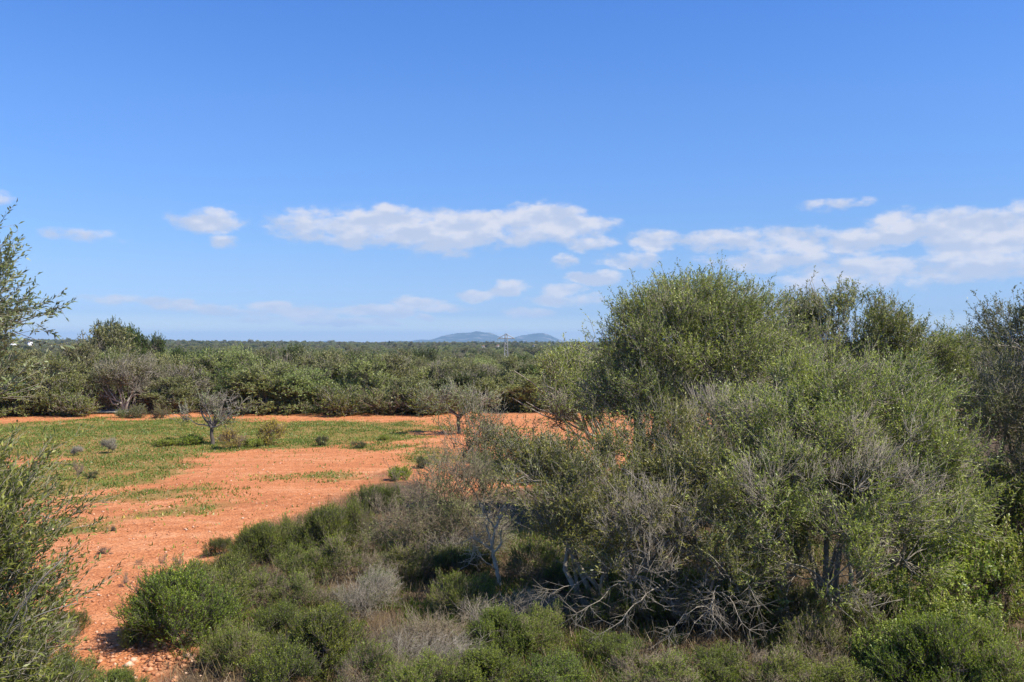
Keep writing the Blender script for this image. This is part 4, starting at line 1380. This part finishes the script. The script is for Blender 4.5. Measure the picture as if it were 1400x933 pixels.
wild_olive('wild_olive_tree', 64, 1085, 24.5, [(1078, 452, 24.5, 36, 34, .9, 1.0, .15), (1060, 485, 24, 45, 40, 1.0), (1108, 475, 24, 40, 36, 1.0), (1090, 415, 25, 14, 10, .3, .5, .3)],
           'slender wild olive top with one open sprig against the clouds', group=WO, dens=4.2, shoots=13, leaves=11, slen=.34, llen=.08, lwid=.024, twig=.006, tint=.48, limb=.07, sigma=.18, leafm=M_GREYGREEN)
wild_olive('wild_olive_tree', 65, 1190, 22.5, [(1148, 452, 22.5, 24, 34, .8), (1202, 445, 22.5, 28, 36, .8, 1.1), (1175, 495, 22, 66, 45, 1.1), (1222, 478, 22.5, 24, 32, .7), (1130, 505, 22, 45, 40, 1.0)],
           'twin-peaked wild olive standing behind the huge domed bush', group=WO, bases=((0, 0), (.7, 0)), dens=4.4, shoots=13, leaves=12, slen=.34, llen=.075, lwid=.023, twig=.006, tint=.58, limb=.07, sigma=.18)
wild_olive('wild_olive_tree', 66, 1290, 25.0, [(1268, 512, 25, 40, 36, 1.1), (1310, 512, 25, 38, 34, 1.1), (1285, 487, 25.5, 28, 14, .9), (1295, 570, 24.5, 60, 50, 1.2), (1335, 492, 26, 20, 14, .6)],
           'lower round wild olive in the dip between the taller crowns', group=WO, bases=((0, 0), (.6, 0)), dens=4.2, shoots=12, leaves=11, slen=.34, llen=.08, lwid=.024, twig=.006, tint=.62, limb=.07, sigma=.18)
wild_olive('wild_olive_tree', 67, 1400, 19.5, [(1402, 465, 19.5, 46, 46, 1.1, 1.0, .35), (1442, 455, 19.8, 55, 46, 1.1, 1.0, .25), (1372, 555, 19, 38, 50, .9, 1.0, .65), (1410, 600, 18.8, 60, 65, 1.1, 1.0, .3), (1385, 655, 18.5, 45, 45, .9, .8, .4)],
           'dull grey wild olive at the edge of the view with a leafless flank', group=WO, bases=((0, 0), (.6, 0)), dens=5.0, shoots=14, leaves=12, slen=.34, llen=.07, lwid=.021, twig=.005, tint=.46, limb=.08, sigma=.17, sidebare=4, leafm=M_GREYGREEN)
# leaning olive on the red soil
def lean_trunk(rng, w, root):
    a = PX(838, 640, 29.5) - root
    a[2] = -.05
    for (b, r) in [((800, 590), .085), ((770, 575), .06), ((812, 570), .06)]:
        B = PX(b[0], b[1], 29.0) - root
        tubes(w, wiggle_path(rng, a, B, 7, .05), np.linspace(r, r * .5, 7)[None], 6, .9)
        for k in range(5):
            e = PX(b[0] - rng.uniform(10, 70), b[1] - rng.uniform(20, 70), 28.6 + rng.uniform(-.6, .6)) - root
            tubes(w, wiggle_path(rng, B, e, 5, .06), np.linspace(r * .5, .012, 5)[None], 4, .8)


wild_olive('leaning_olive_tree', 68, 838, 29.5, [(765, 532, 29, 26, 26, .9, 1.1, .1), (798, 552, 29, 32, 26, .9, 1.0, .3), (780, 505, 29.5, 28, 14, .7, 1.0, .05), (760, 565, 28.5, 24, 14, .6, .9, .4), (808, 530, 29.3, 24, 22, .7)],
           'olive tree leaning over the red soil beside the tallest wild olive', group=WO, extra=lean_trunk, dens=5.5, shoots=12, leaves=11, slen=.45, llen=.095, lwid=.028, twig=.008, tint=.78, limb=.05, sigma=.18, lean=(-.25, 0, .1))
# sparse young olive in front of the field
wild_olive('young_olive_tree', 69, 668, 22.0, [(640, 605, 22, 36, 34, .7, .8, .3), (672, 590, 22.3, 26, 26, .5, .7, .4), (690, 630, 22, 26, 40, .6, .7, .3), (655, 650, 21.6, 34, 26, .6, .8, .4), (613, 630, 22, 18, 18, .4, .5, .3)],
           'sparse young olive through which the red soil shows', group=WO, leafm=M_GREYGREEN, dens=6, shoots=9, leaves=11, slen=.36, llen=.075, lwid=.022, twig=.005, tint=.5, limb=.035, sigma=.17)
# grey half-dead shrub
wild_olive('half_dead_shrub', 70, 610, 17.8, [(600, 690, 17.8, 75, 42, 1.0, 1.0, .6), (550, 715, 17.4, 50, 35, .8, 1.0, .65), (655, 690, 17.4, 50, 50, .9, 1.0, .55), (630, 725, 17.0, 50, 32, .7, .9, .7)],
           'grey half-dead shrub between the red soil and the dark hollow', 'shrub', group=WO, leafm=M_GREYGREEN, woodm=W_BRUSH, bases=((0, 0), (.5, 0), (-.6, 0)), dens=6.5, shoots=11, leaves=9, slen=.34, llen=.05, lwid=.015,
           twig=.004, tint=.5, limb=.03, sidebare=4, rnd=.7)


# dead small tree with white stems in the hollow
rng = np.random.default_rng(71)
x0 = (684 - 700) / F * 15.2
root = np.array([x0, 15.2, float(ground_z(x0, 15.2))])
dt = empty('dead_tree', root, 'small dead white-stemmed tree standing in the dark hollow', 'tree')
tk, tw = Geo(), Geo()


def limb(g, pts, r0, r1, sides=6):
    A = np.array([PX(a, b, 15.2 + dd) - root for (a, b, dd) in pts])
    A[0, 2] = max(A[0, 2], -.05)
    # smooth by midpoint insertion
    for _ in range(2):
        M_ = (A[:-1] + A[1:]) / 2 + rng.normal(0, .008, (len(A) - 1, 3))
        B_ = np.empty((len(A) * 2 - 1, 3))
        B_[0::2], B_[1::2] = A, M_
        A = B_
    tubes(g, A, np.linspace(r0, r1, len(A)), sides, .95)
    return A


ends = []
ends.append(limb(tk, [(684, 800, 0), (680, 785, 0), (676, 765, .05), (672, 748, 0), (677, 725, -.05), (682, 712, .05), (690, 690, .1)], .045, .014))
ends.append(limb(tk, [(673, 750, 0), (662, 744, -.1), (652, 738, -.15), (645, 735, -.2)], .022, .006))
ends.append(limb(tk, [(675, 757, 0), (683, 747, -.1), (686, 738, -.1), (684, 728, -.1)], .02, .006))
ends.append(limb(tk, [(677, 722, -.05), (668, 712, -.1), (664, 700, -.15), (660, 690, -.2)], .02, .006))
ends.append(limb(tk, [(682, 712, .05), (692, 700, 0), (698, 685, -.1)], .016, .004))
ends.append(limb(tk, [(672, 745, 0), (668, 728, .1), (662, 715, .1)], .016, .004))
ends.append(limb(tk, [(680, 780, 0), (660, 765, -.2), (648, 755, -.3), (640, 770, -.3)], .014, .003))
for E in ends:
    for k in range(22):
        i = rng.integers(len(E) // 3, len(E))
        s = E[i]
        dd = unit(rng.normal(0, 1, 3) + np.array([0, -.2, .6]))
        l_ = rng.uniform(.1, .35)
        mid = s + dd * l_ * .5
        tubes(tw, np.array([s, mid + rng.normal(0, .02, 3), s + dd * l_ + rng.normal(0, .05, 3)]), np.array([.005, .004, .0015]), 3, .8)
        d3 = unit(dd + rng.normal(0, .8, 3))
        tubes(tw, np.array([mid, mid + d3 * l_ * .6]), np.array([.003, .0012]), 3, .8)
child('trunk', tk.mesh('dead_trunk', W_PALE, smooth=True), dt)
child('twigs', tw.mesh('dead_twigs', W_PALE), dt)

# olives at the near edge of the view
def bare_sprays(rng, w, root):
    for k in range(16):
        a = PX(rng.uniform(-90, -20), rng.uniform(880, 1000), 5.4 + rng.uniform(-.3, .4)) - root
        b = PX(rng.uniform(20, 110), rng.uniform(740, 890), 5.3 + rng.uniform(-.4, .4)) - root
        Pm = wiggle_path(rng, a, b, 8, .04, .06)
        tubes(w, Pm, np.linspace(.006, .002, 8)[None], 4, .95)


NEAR = dict(lump=.10, per=5, llen=.052, lwid=.0125, twig=.0028, limb=.03, leaves=16, side=2, sidebare=2)
wild_olive('near_olive_bush', 72, -70, 5.7, [
    (-42, 715, 5.7, 48, 62, .36, 1.3, .05), (-22, 775, 5.6, 50, 50, .36, 1.2, .06), (-55, 850, 5.5, 72, 65, .42, 1.1, .06), (-30, 930, 5.3, 75, 55, .42, 1.0, .12), (-90, 760, 5.9, 60, 100, .5, 1.0, .05),
    (-50, 1010, 5.2, 100, 60, .5, .9, .1)],
    'near olive bush whose green sprays reach up over the red soil', 'bush', group=WO, extra=bare_sprays, bases=((0, 0), (.2, .2), (-.1, -.2)), leafm=M_OLIVE, dens=34, shoots=8, slen=.30,
    sigma=.07, bare=.06, tint=.46, up=.45, out=.7, rnd=.3, lean=(.55, 0, .25), **dict(NEAR, side=1))
wild_olive('overhanging_olive_tree', 73, -330, 7.4, [
    (-50, 445, 7.0, 36, 45, .35, .9, .1), (-34, 405, 7.0, 20, 22, .2, .9, .1), (-24, 425, 6.9, 20, 10, .15, 1.5, .05), (-40, 480, 7.0, 26, 20, .25, .8, .2), (-85, 405, 7.2, 36, 32, .3, .9, .1),
    (-30, 345, 7.1, 10, 10, .12, .9, .1), (-110, 470, 7.2, 70, 90, .5, .7, .1), (-30, 535, 7.0, 20, 14, .2, .6, .8), (-40, 375, 7.0, 18, 16, .2, .8, .1), (-30, 450, 6.9, 22, 12, .15, 1.2, .1)],
    'olive tree reaching in from the edge with silvery sprays against the sky', group=WO, leafm=M_SILVER, dens=13, shoots=6, slen=.27, sigma=.07, bare=.08, tint=.5, up=.35, out=.8, rnd=.35,
    lean=(.35, 0, .1), nl=1, bow=.02, **dict(NEAR, limb=.014, leaves=18, lwid=.016, lump=.07))

# ------------------------------------------------------------------ thin air haze over the plain
hz = Geo()
box(hz, (0, 4000, 70), (50000, 40000, 440))
mh = bpy.data.materials.new('haze')
mh.use_nodes = True
mh.node_tree.nodes.clear()
ho = mh.node_tree.nodes.new('ShaderNodeOutputMaterial')
hv = mh.node_tree.nodes.new('ShaderNodeVolumePrincipled')
hv.inputs['Color'].default_value = (0.46, 0.72, 1.0, 1)
hv.inputs['Density'].default_value = 9e-5
mh.node_tree.links.new(hv.outputs[0], ho.inputs['Volume'])
setting('haze', hz.mesh('haze', mh), 'stuff')

import os
if os.environ.get('TRI_COUNT'):
    tot = {}
    for o in COL.objects:
        if o.type == 'MESH' and o.data.name not in tot:
            tot[o.data.name] = sum(len(p_.vertices) - 2 for p_ in o.data.polygons) if len(o.data.polygons) < 1 else len(o.data.loops) - 2 * len(o.data.polygons)
    print('TRIS', sum(tot.values()), sorted(tot.items(), key=lambda a: -a[1])[:25])
